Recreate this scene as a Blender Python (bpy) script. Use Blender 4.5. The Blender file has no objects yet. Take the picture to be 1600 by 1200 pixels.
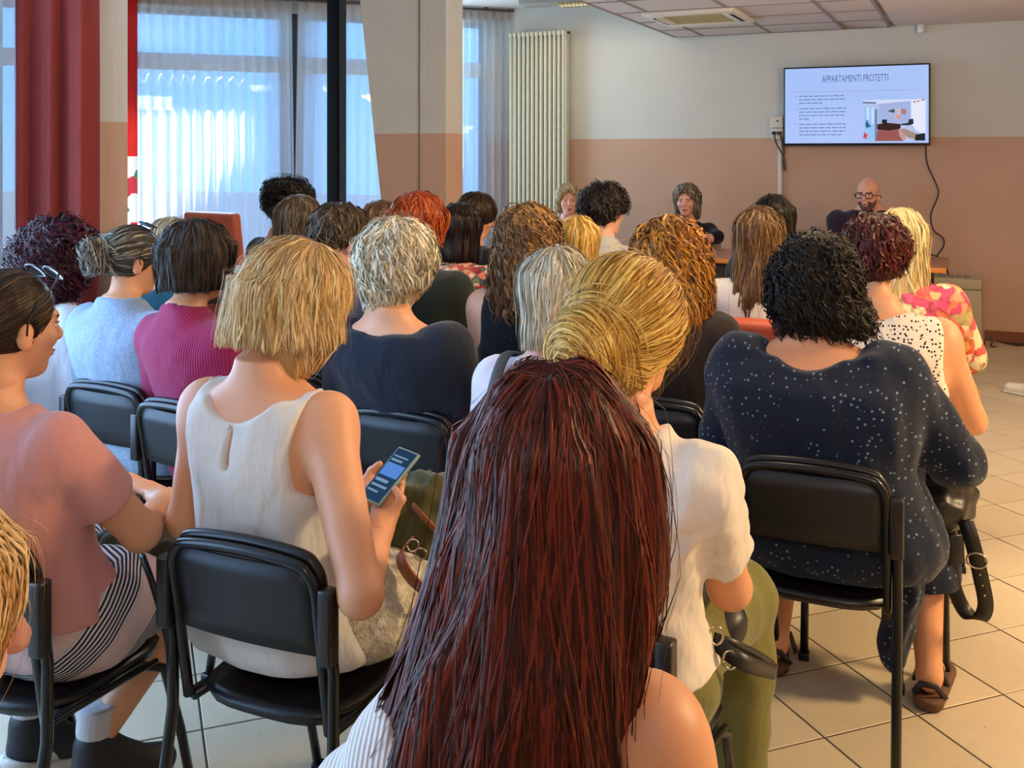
import bpy, bmesh, math, random, time
import numpy as np
from mathutils import Vector, Matrix, Euler

PI = math.pi
S = bpy.context.scene
C = S.collection
T0 = time.time()

# ------------------------------------------------------------------ camera, sky, sun, lights, exposure
CAM_H, FPX, HOR, YAW = 1.58, 1600.0, 239.0, 24.5
cam_d = bpy.data.cameras.new('camera')
cam = bpy.data.objects.new('camera', cam_d); C.objects.link(cam)
cam.location = (0, 0, CAM_H); cam.rotation_euler = (PI/2, 0, math.radians(YAW))
cam_d.sensor_width = 36; cam_d.lens = 36*FPX/1600; cam_d.shift_y = -(600-HOR)/1600
cam_d.clip_start = 0.05
S.camera = cam
S.view_settings.view_transform = 'Standard'; S.view_settings.look = 'None'
S.view_settings.gamma = 1; S.view_settings.use_curve_mapping = False
S.view_settings.exposure = 0.0
S.cycles.max_bounces = 7; S.cycles.diffuse_bounces = 4; S.cycles.transparent_max_bounces = 12
S.cycles.sample_clamp_indirect = 6.0

world = bpy.data.worlds.new('sky'); S.world = world; world.use_nodes = True
def build_sky():
    nt = world.node_tree; nt.nodes.clear()
    out = nt.nodes.new('ShaderNodeOutputWorld'); bg = nt.nodes.new('ShaderNodeBackground')
    tc = nt.nodes.new('ShaderNodeTexCoord'); sx = nt.nodes.new('ShaderNodeSeparateXYZ')
    cr = nt.nodes.new('ShaderNodeValToRGB')
    nt.links.new(tc.outputs['Generated'], sx.inputs[0]); nt.links.new(sx.outputs['Z'], cr.inputs[0])
    cr.color_ramp.elements[0].position = 0.0; cr.color_ramp.elements[0].color = (0.22, 0.48, 0.90, 1)
    cr.color_ramp.elements[1].position = 0.7; cr.color_ramp.elements[1].color = (0.10, 0.30, 0.85, 1)
    e = cr.color_ramp.elements.new(0.06); e.color = (0.14, 0.42, 0.95, 1)
    nt.links.new(cr.outputs[0], bg.inputs[0]); bg.inputs[1].default_value = 2.7
    nt.links.new(bg.outputs[0], out.inputs[0])
build_sky()

def light(name, kind, loc, rot, energy, color, **kw):
    d = bpy.data.lights.new(name, kind); d.energy = energy; d.color = color
    for k, v in kw.items(): setattr(d, k, v)
    o = bpy.data.objects.new(name, d); C.objects.link(o)
    o.location = loc; o.rotation_euler = rot
    return o
SUN_HEAD, SUN_EL = -115.0, 30.0
def sun_rot():
    h = math.radians(SUN_HEAD); e = math.radians(SUN_EL)
    to_sun = Vector((math.sin(h)*math.cos(e), math.cos(h)*math.cos(e), math.sin(e)))
    return to_sun.to_track_quat('Z', 'Y').to_euler()
light('sun', 'SUN', (-20, 0, 12), sun_rot(), 42.0, (1.0, 0.93, 0.82), angle=0.01)
def aim(v): return Vector(v).to_track_quat('-Z', 'Y').to_euler()
# daylight that comes in through the windows (left wall and slanted window wall)
light('window_daylight_near', 'AREA', (-3.66, 0.9, 1.55), aim((1, 0.05, 0.02)), 225, (0.37, 0.63, 1.0), shape='RECTANGLE', size=4.0, size_y=2.3)
light('window_daylight_far', 'AREA', (-5.55, 7.75, 1.7), aim((0.72, -0.45, 0.10)), 165, (0.50, 0.75, 1.0), shape='RECTANGLE', size=3.2, size_y=2.3)
# warm ceiling luminaires of the room, plus added fill lights
light('ceiling_lamp_back', 'AREA', (-3.35, 8.8, 2.93), aim((0, 0, -1)), 5, (1.0, 0.86, 0.68), shape='RECTANGLE', size=0.9, size_y=0.25)
light('ceiling_lamp_right', 'AREA', (2.6, 3.6, 2.6), aim((-0.40, -0.30, -1)), 215, (1.0, 0.72, 0.38), shape='RECTANGLE', size=0.6, size_y=0.5)
light('ceiling_lamp_middle', 'AREA', (1.2, 5.2, 2.62), aim((-0.2, -0.1, -1)), 12, (1.0, 0.74, 0.44), shape='RECTANGLE', size=1.2, size_y=0.6)
light('pillar_fill_light', 'AREA', (0.9, -0.6, 2.62), aim((-0.45, 0.85, -.10)), 17, (1.0, 0.93, 0.84), shape='RECTANGLE', size=1.2, size_y=0.4, spread=1.3)  # added fill from behind the camera, aimed to brighten the far pillar

light('ceiling_lamp_audience', 'AREA', (-.6, 4.0, 2.62), aim((-0.25, 0.15, -1)), 34, (1.0, 0.80, 0.52), shape='RECTANGLE', size=1.2, size_y=0.3)
light('ceiling_fill_light', 'AREA', (0.9, 6.0, 1.9), aim((-0.45, -0.1, 1)), 62, (1.0, 0.84, 0.70), shape='RECTANGLE', size=1.0, size_y=0.6)  # added fill that brightens the ceiling, not a known lamp of the room
# ------------------------------------------------------------------ camera geometry helpers
A_ = math.radians(YAW)
FW = np.array([-math.sin(A_), math.cos(A_)]); RT = np.array([math.cos(A_), math.sin(A_)])
def at(px, py, Z):                       # photo pixel + distance along the view axis -> room point
    p = Z*(FW + (px-800)/FPX*RT)
    return Vector((p[0], p[1], CAM_H - Z*(py-HOR)/FPX))

# ------------------------------------------------------------------ materials
def lin(c):
    if isinstance(c, str):
        c = [int(c[i:i+2], 16)/255 for i in (0, 2, 4)]
    return tuple((v/12.92 if v <= 0.04045 else ((v+0.055)/1.055)**2.4) for v in c) + (1.0,)
MATS = {}
class NB:
    def __init__(s, name):
        s.m = bpy.data.materials.new(name); s.m.use_nodes = True
        s.nt = s.m.node_tree; s.nt.nodes.clear()
        s.out = s.n('ShaderNodeOutputMaterial')
    def n(s, t, **kw):
        nd = s.nt.nodes.new(t)
        for k, v in kw.items():
            if k.startswith('i_'):
                key = k[2:]; key = int(key) if key.isdigit() else key.replace('_', ' ')
                nd.inputs[key].default_value = v
            else: setattr(nd, k, v)
        return nd
    def l(s, a, b): s.nt.links.new(a, b)
    def ramp(s, src, stops, interp='LINEAR'):
        r = s.n('ShaderNodeValToRGB'); r.color_ramp.interpolation = interp
        els = r.color_ramp.elements
        els[0].position, els[0].color = stops[0]; els[1].position, els[1].color = stops[-1]
        for p, c in stops[1:-1]:
            e = els.new(p); e.color = c
        s.l(src, r.inputs[0]); return r.outputs[0]
    def mix(s, f, a, b):
        m = s.n('ShaderNodeMix', data_type='RGBA')
        for sock, v in ((m.inputs[0], f), (m.inputs[6], a), (m.inputs[7], b)):
            if hasattr(v, 'links'): s.l(v, sock)
            else: sock.default_value = v
        return m.outputs[2]
    def coord(s, which='Object', scale=(1, 1, 1), rot=(0, 0, 0), loc=(0, 0, 0)):
        if which == 'Position': o = s.n('ShaderNodeNewGeometry').outputs['Position']
        else: o = s.n('ShaderNodeTexCoord').outputs[which]
        mp = s.n('ShaderNodeMapping'); s.l(o, mp.inputs[0])
        mp.inputs['Scale'].default_value = scale; mp.inputs['Rotation'].default_value = rot; mp.inputs['Location'].default_value = loc
        return mp.outputs[0]
    def noise(s, vec, scale, detail=3, rough=0.5):
        n = s.n('ShaderNodeTexNoise'); n.inputs['Scale'].default_value = scale
        n.inputs['Detail'].default_value = detail; n.inputs['Roughness'].default_value = rough
        s.l(vec, n.inputs['Vector']); return n.outputs['Fac']
    def bump(s, h, strength, dist, normal=None):
        b = s.n('ShaderNodeBump'); b.inputs['Strength'].default_value = strength; b.inputs['Distance'].default_value = dist
        s.l(h, b.inputs['Height'])
        if normal: s.l(normal, b.inputs['Normal'])
        return b.outputs[0]
    def math(s, op, a, b=None):
        m = s.n('ShaderNodeMath', operation=op)
        for sock, v in ((m.inputs[0], a), (m.inputs[1], b)):
            if v is None: continue
            if hasattr(v, 'links'): s.l(v, sock)
            else: sock.default_value = v
        return m.outputs[0]
    def bsdf(s, color, rough=0.6, normal=None, **kw):
        p = s.n('ShaderNodeBsdfPrincipled')
        if hasattr(color, 'links'): s.l(color, p.inputs['Base Color'])
        else: p.inputs['Base Color'].default_value = color
        if hasattr(rough, 'links'): s.l(rough, p.inputs['Roughness'])
        else: p.inputs['Roughness'].default_value = rough
        if normal: s.l(normal, p.inputs['Normal'])
        for k, v in kw.items(): p.inputs[k.replace('_', ' ')].default_value = v
        s.l(p.outputs[0], s.out.inputs[0]); return p

def plain(name, col, rough=0.5, var=0.06, bscale=0, bstr=0.2, bdist=0.002, **kw):
    if name in MATS: return MATS[name]
    b = NB(name); c = lin(col); v = b.coord()
    f = b.noise(v, 9, 3)
    dark = tuple(x*(1-var*2.2) for x in c[:3]) + (1,); lite = tuple(min(1, x*(1+var*1.5)) for x in c[:3]) + (1,)
    nrm = b.bump(b.noise(v, bscale, 4), bstr, bdist) if bscale else None
    b.bsdf(b.mix(f, dark, lite), rough, nrm, **kw)
    MATS[name] = b.m; return b.m

def skin_mat(name, col):
    if name in MATS: return MATS[name]
    b = NB(name); c = lin(col); v = b.coord()
    f = b.noise(v, 14, 4); f2 = b.noise(v, 55, 2)
    red = (min(1, c[0]*1.02), c[1]*0.80, c[2]*0.74, 1); lite = (min(1, c[0]*1.06), min(1, c[1]*1.08), min(1, c[2]*1.08), 1)
    col1 = b.mix(f, red, lite)
    spots = b.ramp(f2, [(0.70, (0, 0, 0, 1)), (0.78, (1, 1, 1, 1))])
    col2 = b.mix(b.math('MULTIPLY', spots, 0.25), col1, (c[0]*0.55, c[1]*0.42, c[2]*0.36, 1))
    b.bsdf(col2, 0.5, b.bump(b.noise(v, 320, 2), 0.12, 0.0006), Subsurface_Weight=0.08, Subsurface_Radius=(0.012, 0.004, 0.002), Subsurface_Scale=0.6)
    MATS[name] = b.m; return b.m

def cloth(name, col, rough=0.85, weave=420, folds=0.5, col2=None, sheen=0.15):
    if name in MATS: return MATS[name]
    b = NB(name); c = lin(col); v = b.coord()
    f = b.noise(v, 6, 4)
    d = tuple(x*0.86 for x in c[:3]) + (1,); l_ = tuple(min(1, x*1.08) for x in c[:3]) + (1,)
    base = b.mix(f, d, l_)
    if col2: base = b.mix(b.ramp(b.noise(v, 150, 2), [(0.45, (0, 0, 0, 1)), (0.6, (1, 1, 1, 1))]), base, lin(col2))
    vf = b.coord(scale=(1, 1, 0.45), rot=(0.4, 0.3, 0))
    n1 = b.bump(b.noise(vf, 13, 3, 0.55), folds, 0.02)
    n2 = b.bump(b.noise(v, weave, 1), 0.25, 0.0008, n1)
    b.bsdf(base, rough, n2, Sheen_Weight=sheen, Sheen_Roughness=0.5, Specular_IOR_Level=0.2)
    MATS[name] = b.m; return b.m

def dotted(name, base, dot, scale, r0, r1, keep=1.0, stripes=0, planar=True, base2=None):
    """print of little dots on cloth"""
    b = NB(name); v = b.coord(scale=(1, 0.45 if planar else 1, 1))
    vo = b.n('ShaderNodeTexVoronoi'); vo.inputs['Scale'].default_value = scale; b.l(v, vo.inputs['Vector'])
    vo.inputs['Randomness'].default_value = 0.75
    m = b.ramp(vo.outputs['Distance'], [(r0, (1, 1, 1, 1)), (r1, (0, 0, 0, 1))])
    if stripes:
        w = b.noise(b.coord(scale=(stripes, stripes*0.3, 1.2)), 1.0, 1)
        m = b.math('MULTIPLY', m, b.ramp(w, [(0.44, (0, 0, 0, 1)), (0.52, (1, 1, 1, 1))]))
    bc = lin(base)
    if base2: bc = b.mix(b.noise(b.coord(), 5, 3), lin(base), lin(base2))
    col = b.mix(m, bc, lin(dot))
    vf = b.coord(scale=(1, 1, 0.45), rot=(0.4, 0.3, 0))
    n1 = b.bump(b.noise(vf, 12, 3), 0.5, 0.02)
    b.bsdf(col, 0.85, b.bump(m, 0.3, 0.001, n1), Sheen_Weight=0.15, Specular_IOR_Level=0.2)
    return b.m

def floral(name, cols, scale, warp=0.35):
    b = NB(name); v = b.coord()
    nv = b.n('ShaderNodeTexNoise'); nv.inputs['Scale'].default_value = scale*0.9; b.l(v, nv.inputs['Vector'])
    ad = b.n('ShaderNodeVectorMath', operation='MULTIPLY_ADD'); b.l(nv.outputs['Color'], ad.inputs[0])
    ad.inputs[1].default_value = (warp/scale*2,)*3; b.l(v, ad.inputs[2])
    vo = b.n('ShaderNodeTexVoronoi'); vo.inputs['Scale'].default_value = scale; b.l(ad.outputs[0], vo.inputs['Vector'])
    sep = b.n('ShaderNodeSeparateColor'); b.l(vo.outputs['Color'], sep.inputs[0])
    n = len(cols); stops = [((i+0.0)/n, lin(c)) for i, c in enumerate(cols)]
    pet = b.ramp(sep.outputs[0], stops, 'CONSTANT')
    rim = b.ramp(vo.outputs['Distance'], [(0.0, (0.25, 0.25, 0.25, 1)), (0.12, (1, 1, 1, 1)), (0.5, (1, 1, 1, 1)), (0.7, (0.45, 0.45, 0.45, 1))])
    mm = b.n('ShaderNodeMix', data_type='RGBA', blend_type='MULTIPLY'); mm.inputs[0].default_value = 0.8
    b.l(pet, mm.inputs[6]); b.l(rim, mm.inputs[7])
    b.bsdf(mm.outputs[2], 0.8, b.bump(b.noise(v, 13, 3), 0.4, 0.02), Specular_IOR_Level=0.2)
    return b.m

def ribbed(name, col, scale, axis='x', strength=0.6, col2=None):
    b = NB(name); v = b.coord()
    w = b.n('ShaderNodeTexWave', wave_type='BANDS', bands_direction='X'); w.inputs['Scale'].default_value = scale
    w.inputs['Distortion'].default_value = 0.4; w.inputs['Detail Scale'].default_value = 2.0
    b.l(v, w.inputs['Vector']); c = lin(col)
    base = b.mix(w.outputs['Fac'], lin(col2) if col2 else tuple(x*0.72 for x in c[:3]) + (1,), c)
    n1 = b.bump(b.noise(b.coord(scale=(1, 1, 0.5)), 11, 3), 0.4, 0.02)
    b.bsdf(base, 0.8, b.bump(w.outputs['Fac'], strength, 0.002, n1), Sheen_Weight=0.15, Specular_IOR_Level=0.2)
    return b.m

def hair_mat(name, dark, mid, lite, rough=0.38, root=None, rootz=0.0):
    b = NB(name)
    at_ = b.n('ShaderNodeAttribute', attribute_name='rnd'); al = b.n('ShaderNodeAttribute', attribute_name='along')
    v = b.coord(scale=(1, 1, 0.16)); f = b.noise(v, 95, 3, 0.6)
    fac = b.math('ADD', b.math('MULTIPLY', at_.outputs['Fac'], 0.75), b.math('MULTIPLY', f, 0.35))
    col = b.ramp(fac, [(0.12, lin(dark)), (0.5, lin(mid)), (0.92, lin(lite))])
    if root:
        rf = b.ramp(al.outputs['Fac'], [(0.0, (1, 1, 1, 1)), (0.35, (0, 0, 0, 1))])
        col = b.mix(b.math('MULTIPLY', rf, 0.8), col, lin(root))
    n = b.bump(f, 0.5, 0.004)
    b.bsdf(col, rough, n, Specular_IOR_Level=0.3, Specular_Tint=(1, 0.85, 0.65, 1))
    return b.m

# ------------------------------------------------------------------ object helpers
def put(name, me, parent=None, mat=None, loc=None, rot=None):
    o = bpy.data.objects.new(name, me); C.objects.link(o)
    if mat and not me.materials: me.materials.append(mat)
    if parent: o.parent = parent
    if loc is not None: o.location = loc
    if rot is not None: o.rotation_euler = rot
    return o
def tag(o, label=None, cat=None, group=None, kind=None):
    if label: o['label'] = label
    if cat: o['category'] = cat
    if group: o['group'] = group
    if kind: o['kind'] = kind
    return o
def empty(name, loc=(0, 0, 0), rz=0.0):
    o = bpy.data.objects.new(name, None); C.objects.link(o); o.location = loc; o.rotation_euler = (0, 0, rz); o.empty_display_size = 0.1
    return o
def copy_tree(o, parent=None):
    c = o.copy(); C.objects.link(c)
    if parent: c.parent = parent
    for ch in list(o.children): copy_tree(ch, c)
    return c
def finish(bm, name, smooth=True):
    me = bpy.data.meshes.new(name); bm.to_mesh(me); bm.free()
    if smooth: me.polygons.foreach_set('use_smooth', [True]*len(me.polygons))
    return me
def bm_box(bm, c, sz, rz=0.0, bev=0.0, segs=2, M=None):
    r = bmesh.ops.create_cube(bm, size=1.0); vs = r['verts']
    bmesh.ops.scale(bm, vec=sz, verts=vs)
    if bev:
        es = {e for v in vs for e in v.link_edges}
        rr = bmesh.ops.bevel(bm, geom=list(es), offset=bev, segments=segs, affect='EDGES', profile=0.6)
        vs = list({v for f in rr['faces'] for v in f.verts} | {v for v in vs if v.is_valid})
        allv = set(); stack = list(vs)
        while stack:
            v = stack.pop()
            if v in allv: continue
            allv.add(v); stack += [e.other_vert(v) for e in v.link_edges]
        vs = list(allv)
    if M is not None: bmesh.ops.transform(bm, matrix=M, verts=vs)
    if rz: bmesh.ops.rotate(bm, cent=(0, 0, 0), matrix=Matrix.Rotation(rz, 3, 'Z'), verts=vs)
    bmesh.ops.translate(bm, vec=c, verts=vs)
    return vs
def box(name, c, sz, mat, parent=None, rz=0.0, bev=0.0, segs=2):
    bm = bmesh.new(); bm_box(bm, (0, 0, 0), sz, 0, bev, segs)
    return put(name, finish(bm, name, bev > 0), parent, mat, c, (0, 0, rz))
def smooth_path(pts, n=6):
    P = [Vector(p) for p in pts]
    if len(P) < 3: return P
    out = []
    for i in range(len(P)-1):
        p0 = P[max(i-1, 0)]; p1 = P[i]; p2 = P[i+1]; p3 = P[min(i+2, len(P)-1)]
        for k in range(n):
            t = k/n
            out.append(0.5*((2*p1)+(p2-p0)*t+(2*p0-5*p1+4*p2-p3)*t*t+(3*p1-p0-3*p2+p3)*t**3))
    out.append(P[-1]); return out
def bm_tube(bm, pts, r, seg=8, rad2=None, cap=True):
    """sweep a circle (or an ellipse r x rad2) along the points"""
    P = [Vector(p) for p in pts]; rings = []
    t = (P[1]-P[0]).normalized(); ref = Vector((0, 0, 1)) if abs(t.z) < 0.9 else Vector((0, 1, 0))
    u = t.cross(ref).normalized()
    for i, p in enumerate(P):
        t = (P[min(i+1, len(P)-1)]-P[max(i-1, 0)]).normalized()
        u = (u - t*u.dot(t)).normalized(); w = t.cross(u)
        ri = r[i] if isinstance(r, (list, tuple)) else r
        r2 = ri if rad2 is None else rad2
        rings.append([bm.verts.new(p+u*math.cos(2*PI*k/seg)*ri+w*math.sin(2*PI*k/seg)*r2) for k in range(seg)])
    for a, b_ in zip(rings, rings[1:]):
        for k in range(seg):
            bm.faces.new((a[k], a[(k+1) % seg], b_[(k+1) % seg], b_[k]))
    if cap:
        bm.faces.new(list(reversed(rings[0]))); bm.faces.new(rings[-1])
def tube(name, pts, r, mat, parent=None, seg=8, rad2=None, smooth=0):
    bm = bmesh.new(); bm_tube(bm, smooth_path(pts, smooth) if smooth else pts, r, seg, rad2)
    return put(name, finish(bm, name), parent, mat)
def np_mesh(name, verts, faces, mat=None, smooth=True):
    me = bpy.data.meshes.new(name); n = len(verts); m = len(faces); k = faces.shape[1] if m else 4
    me.vertices.add(n); me.vertices.foreach_set('co', np.ascontiguousarray(verts, dtype=np.float32).ravel())
    me.loops.add(m*k); me.loops.foreach_set('vertex_index', np.ascontiguousarray(faces, dtype=np.int32).ravel())
    me.polygons.add(m); me.polygons.foreach_set('loop_start', np.arange(0, m*k, k, dtype=np.int32))
    me.update(calc_edges=True)
    if smooth: me.polygons.foreach_set('use_smooth', np.ones(m, dtype=bool))
    if mat: me.materials.append(mat)
    return me
def prism(name, poly, y0, y1, mat, parent=None, axis='y'):
    """extrude an outline (x, z) from y0 to y1"""
    bm = bmesh.new()
    f = [bm.verts.new((x, y0, z)) for x, z in poly]; g = [bm.verts.new((x, y1, z)) for x, z in poly]
    n = len(poly)
    bm.faces.new(f); bm.faces.new(list(reversed(g)))
    for i in range(n): bm.faces.new((f[(i+1) % n], f[i], g[i], g[(i+1) % n]))
    bmesh.ops.recalc_face_normals(bm, faces=bm.faces)
    return put(name, finish(bm, name, False), parent, mat)
# ------------------------------------------------------------------ smooth solid modelling on a grid (signed distances -> one skin)
def smin(a, b, k):
    h = np.clip(0.5+0.5*(b-a)/k, 0, 1)
    return b*(1-h)+a*h-k*h*(1-h)
def rc(a, b, ra, rb=None):                      # round cone
    rb = ra if rb is None else rb
    a = np.array(a, float); b = np.array(b, float); ba = b-a; L2 = float(ba@ba)+1e-9
    def f(x, y, z):
        px, py, pz = x-a[0], y-a[1], z-a[2]
        h = np.clip((px*ba[0]+py*ba[1]+pz*ba[2])/L2, 0, 1)
        return np.sqrt((px-ba[0]*h)**2+(py-ba[1]*h)**2+(pz-ba[2]*h)**2)-(ra+(rb-ra)*h)
    r = max(ra, rb)
    return f, np.minimum(a, b)-r, np.maximum(a, b)+r
def ell(c, r, R=None):
    c = np.array(c, float); r = np.array(r, float) if np.ndim(r) else np.full(3, float(r))
    def f(x, y, z):
        px, py, pz = x-c[0], y-c[1], z-c[2]
        if R is not None:
            px, py, pz = (R[0, 0]*px+R[1, 0]*py+R[2, 0]*pz, R[0, 1]*px+R[1, 1]*py+R[2, 1]*pz, R[0, 2]*px+R[1, 2]*py+R[2, 2]*pz)
        k0 = np.sqrt((px/r[0])**2+(py/r[1])**2+(pz/r[2])**2)
        k1 = np.sqrt((px/r[0]**2)**2+(py/r[1]**2)**2+(pz/r[2]**2)**2)+1e-6
        return k0*(k0-1)/k1
    m = r if R is None else np.full(3, r.max())
    return f, c-m, c+m
def loft(keys, n=2.3, cap=0.0):                 # keys: (z, cx, cy, half width, half depth)
    K = np.array(sorted(keys), float)
    zd = np.linspace(K[0, 0], K[-1, 0], 90)
    cols = []
    for j in range(1, 5):
        s = np.interp(zd, K[:, 0], K[:, j])
        ker = np.array([1, 2, 3, 2, 1.])/9
        for _ in range(2): s = np.convolve(np.pad(s, 2, mode='edge'), ker, 'valid')
        cols.append(s)
    def f(x, y, z):
        cx, cy, w, d = (np.interp(np.asarray(z, float), zd, c) for c in cols)
        X = np.abs(x-cx)+1e-6; Y = np.abs(y-cy)+1e-6
        q = ((X/w)**n+(Y/d)**n)**(1/n)
        g = np.sqrt((X**(n-1)/w**n)**2+(Y**(n-1)/d**n)**2)*q**(1-n)
        v = (q-1)/g
        v = np.maximum(v, -np.minimum(w, d))
        return np.maximum(v, np.maximum(K[0, 0]-z, z-K[-1, 0])-cap)
    W, D = K[:, 3].max(), K[:, 4].max()
    return f, np.array([K[:, 1].min()-W, K[:, 2].min()-D, K[0, 0]]), np.array([K[:, 1].max()+W, K[:, 2].max()+D, K[-1, 0]])
def xf(prim, R, c, s=1.0):                      # place a shape modelled in a local frame
    fn, lo, hi = prim; c = np.array(c, float)
    def f(x, y, z):
        px, py, pz = (x-c[0])/s, (y-c[1])/s, (z-c[2])/s
        return s*fn(R[0, 0]*px+R[1, 0]*py+R[2, 0]*pz, R[0, 1]*px+R[1, 1]*py+R[2, 1]*pz, R[0, 2]*px+R[1, 2]*py+R[2, 2]*pz)
    cs = np.array([[(lo, hi)[i][0], (lo, hi)[j][1], (lo, hi)[k][2]] for i in (0, 1) for j in (0, 1) for k in (0, 1)])
    w = cs@R.T*s+c
    return f, w.min(0), w.max(0)
class Fd:
    def __init__(s): s.ps = []; s.cuts = []; s.noise = None
    def add(s, prim, k=0.02): s.ps.append((prim, k)); return s
    def cut(s, fn): s.cuts.append(fn); return s           # keep where fn < 0
    def ev(s, x, y, z):
        d = None
        for (fn, lo, hi), k in s.ps:
            v = fn(x, y, z); d = v if d is None else smin(d, v, k)
        if s.noise: d = d+s.noise(x, y, z)
        for c in s.cuts: d = np.maximum(d, c(x, y, z))
        return d
    def box(s):
        return np.min([p[1] for p, k in s.ps], 0), np.max([p[2] for p, k in s.ps], 0)
    def grid(s, xs, ys, zs):
        h = xs[1]-xs[0]
        d = np.full((len(xs), len(ys), len(zs)), 0.5, np.float32); first = True
        for (fn, lo, hi), k in s.ps:
            m = k+2.5*h+0.012
            sl = []
            for ax, l_, h_ in zip((xs, ys, zs), lo, hi):
                i0 = int(np.searchsorted(ax, l_-m)); i1 = int(np.searchsorted(ax, h_+m)); sl.append(slice(i0, i1))
            if any(q.stop <= q.start for q in sl): continue
            v = fn(xs[sl[0]][:, None, None], ys[sl[1]][None, :, None], zs[sl[2]][None, None, :])
            d[tuple(sl)] = smin(d[tuple(sl)], v, k)
        X, Y, Z = xs[:, None, None], ys[None, :, None], zs[None, None, :]
        if s.noise: d = d+s.noise(X, Y, Z)
        for c in s.cuts: d = np.maximum(d, c(X, Y, Z))
        return d
EDG = [(0, 1), (2, 3), (4, 5), (6, 7), (0, 2), (1, 3), (4, 6), (5, 7), (0, 4), (1, 5), (2, 6), (3, 7)]
CRN = np.array([[i, j, k] for i in (0, 1) for j in (0, 1) for k in (0, 1)], float)
def nets(F, h, lo=None, hi=None, pad=None):
    """surface nets: verts, quads"""
    if lo is None:
        lo, hi = F.box(); lo = lo-2*h-0.01; hi = hi+2*h+0.01
    ax = [lo[i]+h*np.arange(int(np.ceil((hi[i]-lo[i])/h))+2) for i in range(3)]
    d = F.grid(*ax); s = d < 0
    sh = [slice(None, -1), slice(1, None)]
    cnt = np.zeros(tuple(n-1 for n in d.shape), np.int8)
    for i in (0, 1):
        for j in (0, 1):
            for k in (0, 1): cnt += s[sh[i], sh[j], sh[k]]
    act = (cnt > 0) & (cnt < 8); idx = np.argwhere(act)
    V = np.stack([d[idx[:, 0]+i, idx[:, 1]+j, idx[:, 2]+k] for i in (0, 1) for j in (0, 1) for k in (0, 1)], 1).astype(float)
    acc = np.zeros((len(idx), 3)); n = np.zeros(len(idx))
    for a, b in EDG:
        m = (V[:, a] < 0) != (V[:, b] < 0)
        t = V[m, a]/(V[m, a]-V[m, b])
        acc[m] += CRN[a]+t[:, None]*(CRN[b]-CRN[a]); n[m] += 1
    verts = np.array(lo)+(idx+acc/np.maximum(n, 1)[:, None])*h
    im = np.full(act.shape, -1, np.int32); im[act] = np.arange(len(idx))
    Q = []
    for axn in range(3):
        u, v = (axn+1) % 3, (axn+2) % 3
        sa = [slice(1, -1)]*3; sb = [slice(1, -1)]*3
        sa[axn] = slice(None, -1); sb[axn] = slice(1, None)
        A, B = s[tuple(sa)], s[tuple(sb)]
        e = np.argwhere(A != B)
        if not len(e): continue
        ins = A[e[:, 0], e[:, 1], e[:, 2]]
        g = e.copy(); g[:, u] += 1; g[:, v] += 1
        def cell(du, dv):
            q = g.copy(); q[:, u] += du; q[:, v] += dv
            return im[q[:, 0], q[:, 1], q[:, 2]]
        q = np.stack([cell(-1, -1), cell(0, -1), cell(0, 0), cell(-1, 0)], 1)
        q[~ins] = q[~ins][:, ::-1]
        Q.append(q)
    Q = np.concatenate(Q) if Q else np.zeros((0, 4), int)
    return verts, Q[(Q >= 0).all(1)]
def mesh_of(F, h, fine=()):
    """one skin; 'fine' = [(lo, hi, step)] regions (face, hands) sampled more finely"""
    V, Q = nets(F, h); parts = [(V, Q)]
    for lo, hi, hf in fine:
        lo, hi = np.array(lo), np.array(hi)
        ins = ((V > lo+0.5*h) & (V < hi-0.5*h)).all(1)
        parts[0] = (V, parts[0][1][~ins[parts[0][1]].all(1)])
        parts.append(nets(F, hf, lo, hi))
    vs, qs, o = [], [], 0
    for v, q in parts: vs.append(v); qs.append(q+o); o += len(v)
    V, Q = np.concatenate(vs), np.concatenate(qs)
    used = np.zeros(len(V), bool); used[Q.ravel()] = True
    re = np.cumsum(used)-1
    return V[used], re[Q]
def relax(V, Q, n=2, lam=.5):
    E = np.concatenate([Q[:, [0, 1]], Q[:, [1, 2]], Q[:, [2, 3]], Q[:, [3, 0]]])
    for _ in range(n):
        acc = np.zeros_like(V); cnt = np.zeros(len(V))
        for i in range(3): acc[:, i] = np.bincount(E[:, 0], V[E[:, 1], i], len(V))+np.bincount(E[:, 1], V[E[:, 0], i], len(V))
        cnt = np.bincount(E[:, 0], minlength=len(V))+np.bincount(E[:, 1], minlength=len(V))
        V = V*(1-lam)+lam*acc/np.maximum(cnt, 1)[:, None]
    return V
def waves(seed, amp, wl=0.07, n=5, sq=(1, 1, 0.6)):
    r = np.random.RandomState(seed); W = []
    for _ in range(n):
        k = r.normal(size=3)*np.array(sq); k = k/np.linalg.norm(k)*2*PI/(wl*r.uniform(0.7, 1.7)); W.append((k, r.uniform(0, 6.28)))
    def f(x, y, z):
        t = 0
        for k, p in W: t = t+np.sin(k[0]*x+k[1]*y+k[2]*z+p)
        return amp*t/math.sqrt(n)
    return f
def rotm(yaw=0, pitch=0, roll=0):
    """head turn: yaw + to the left, pitch + forward and down, roll + towards the right shoulder (degrees)"""
    R = Matrix.Rotation(math.radians(yaw), 3, 'Z') @ Matrix.Rotation(math.radians(-pitch), 3, 'X') @ Matrix.Rotation(math.radians(roll), 3, 'Y')
    return np.array(R)

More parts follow.
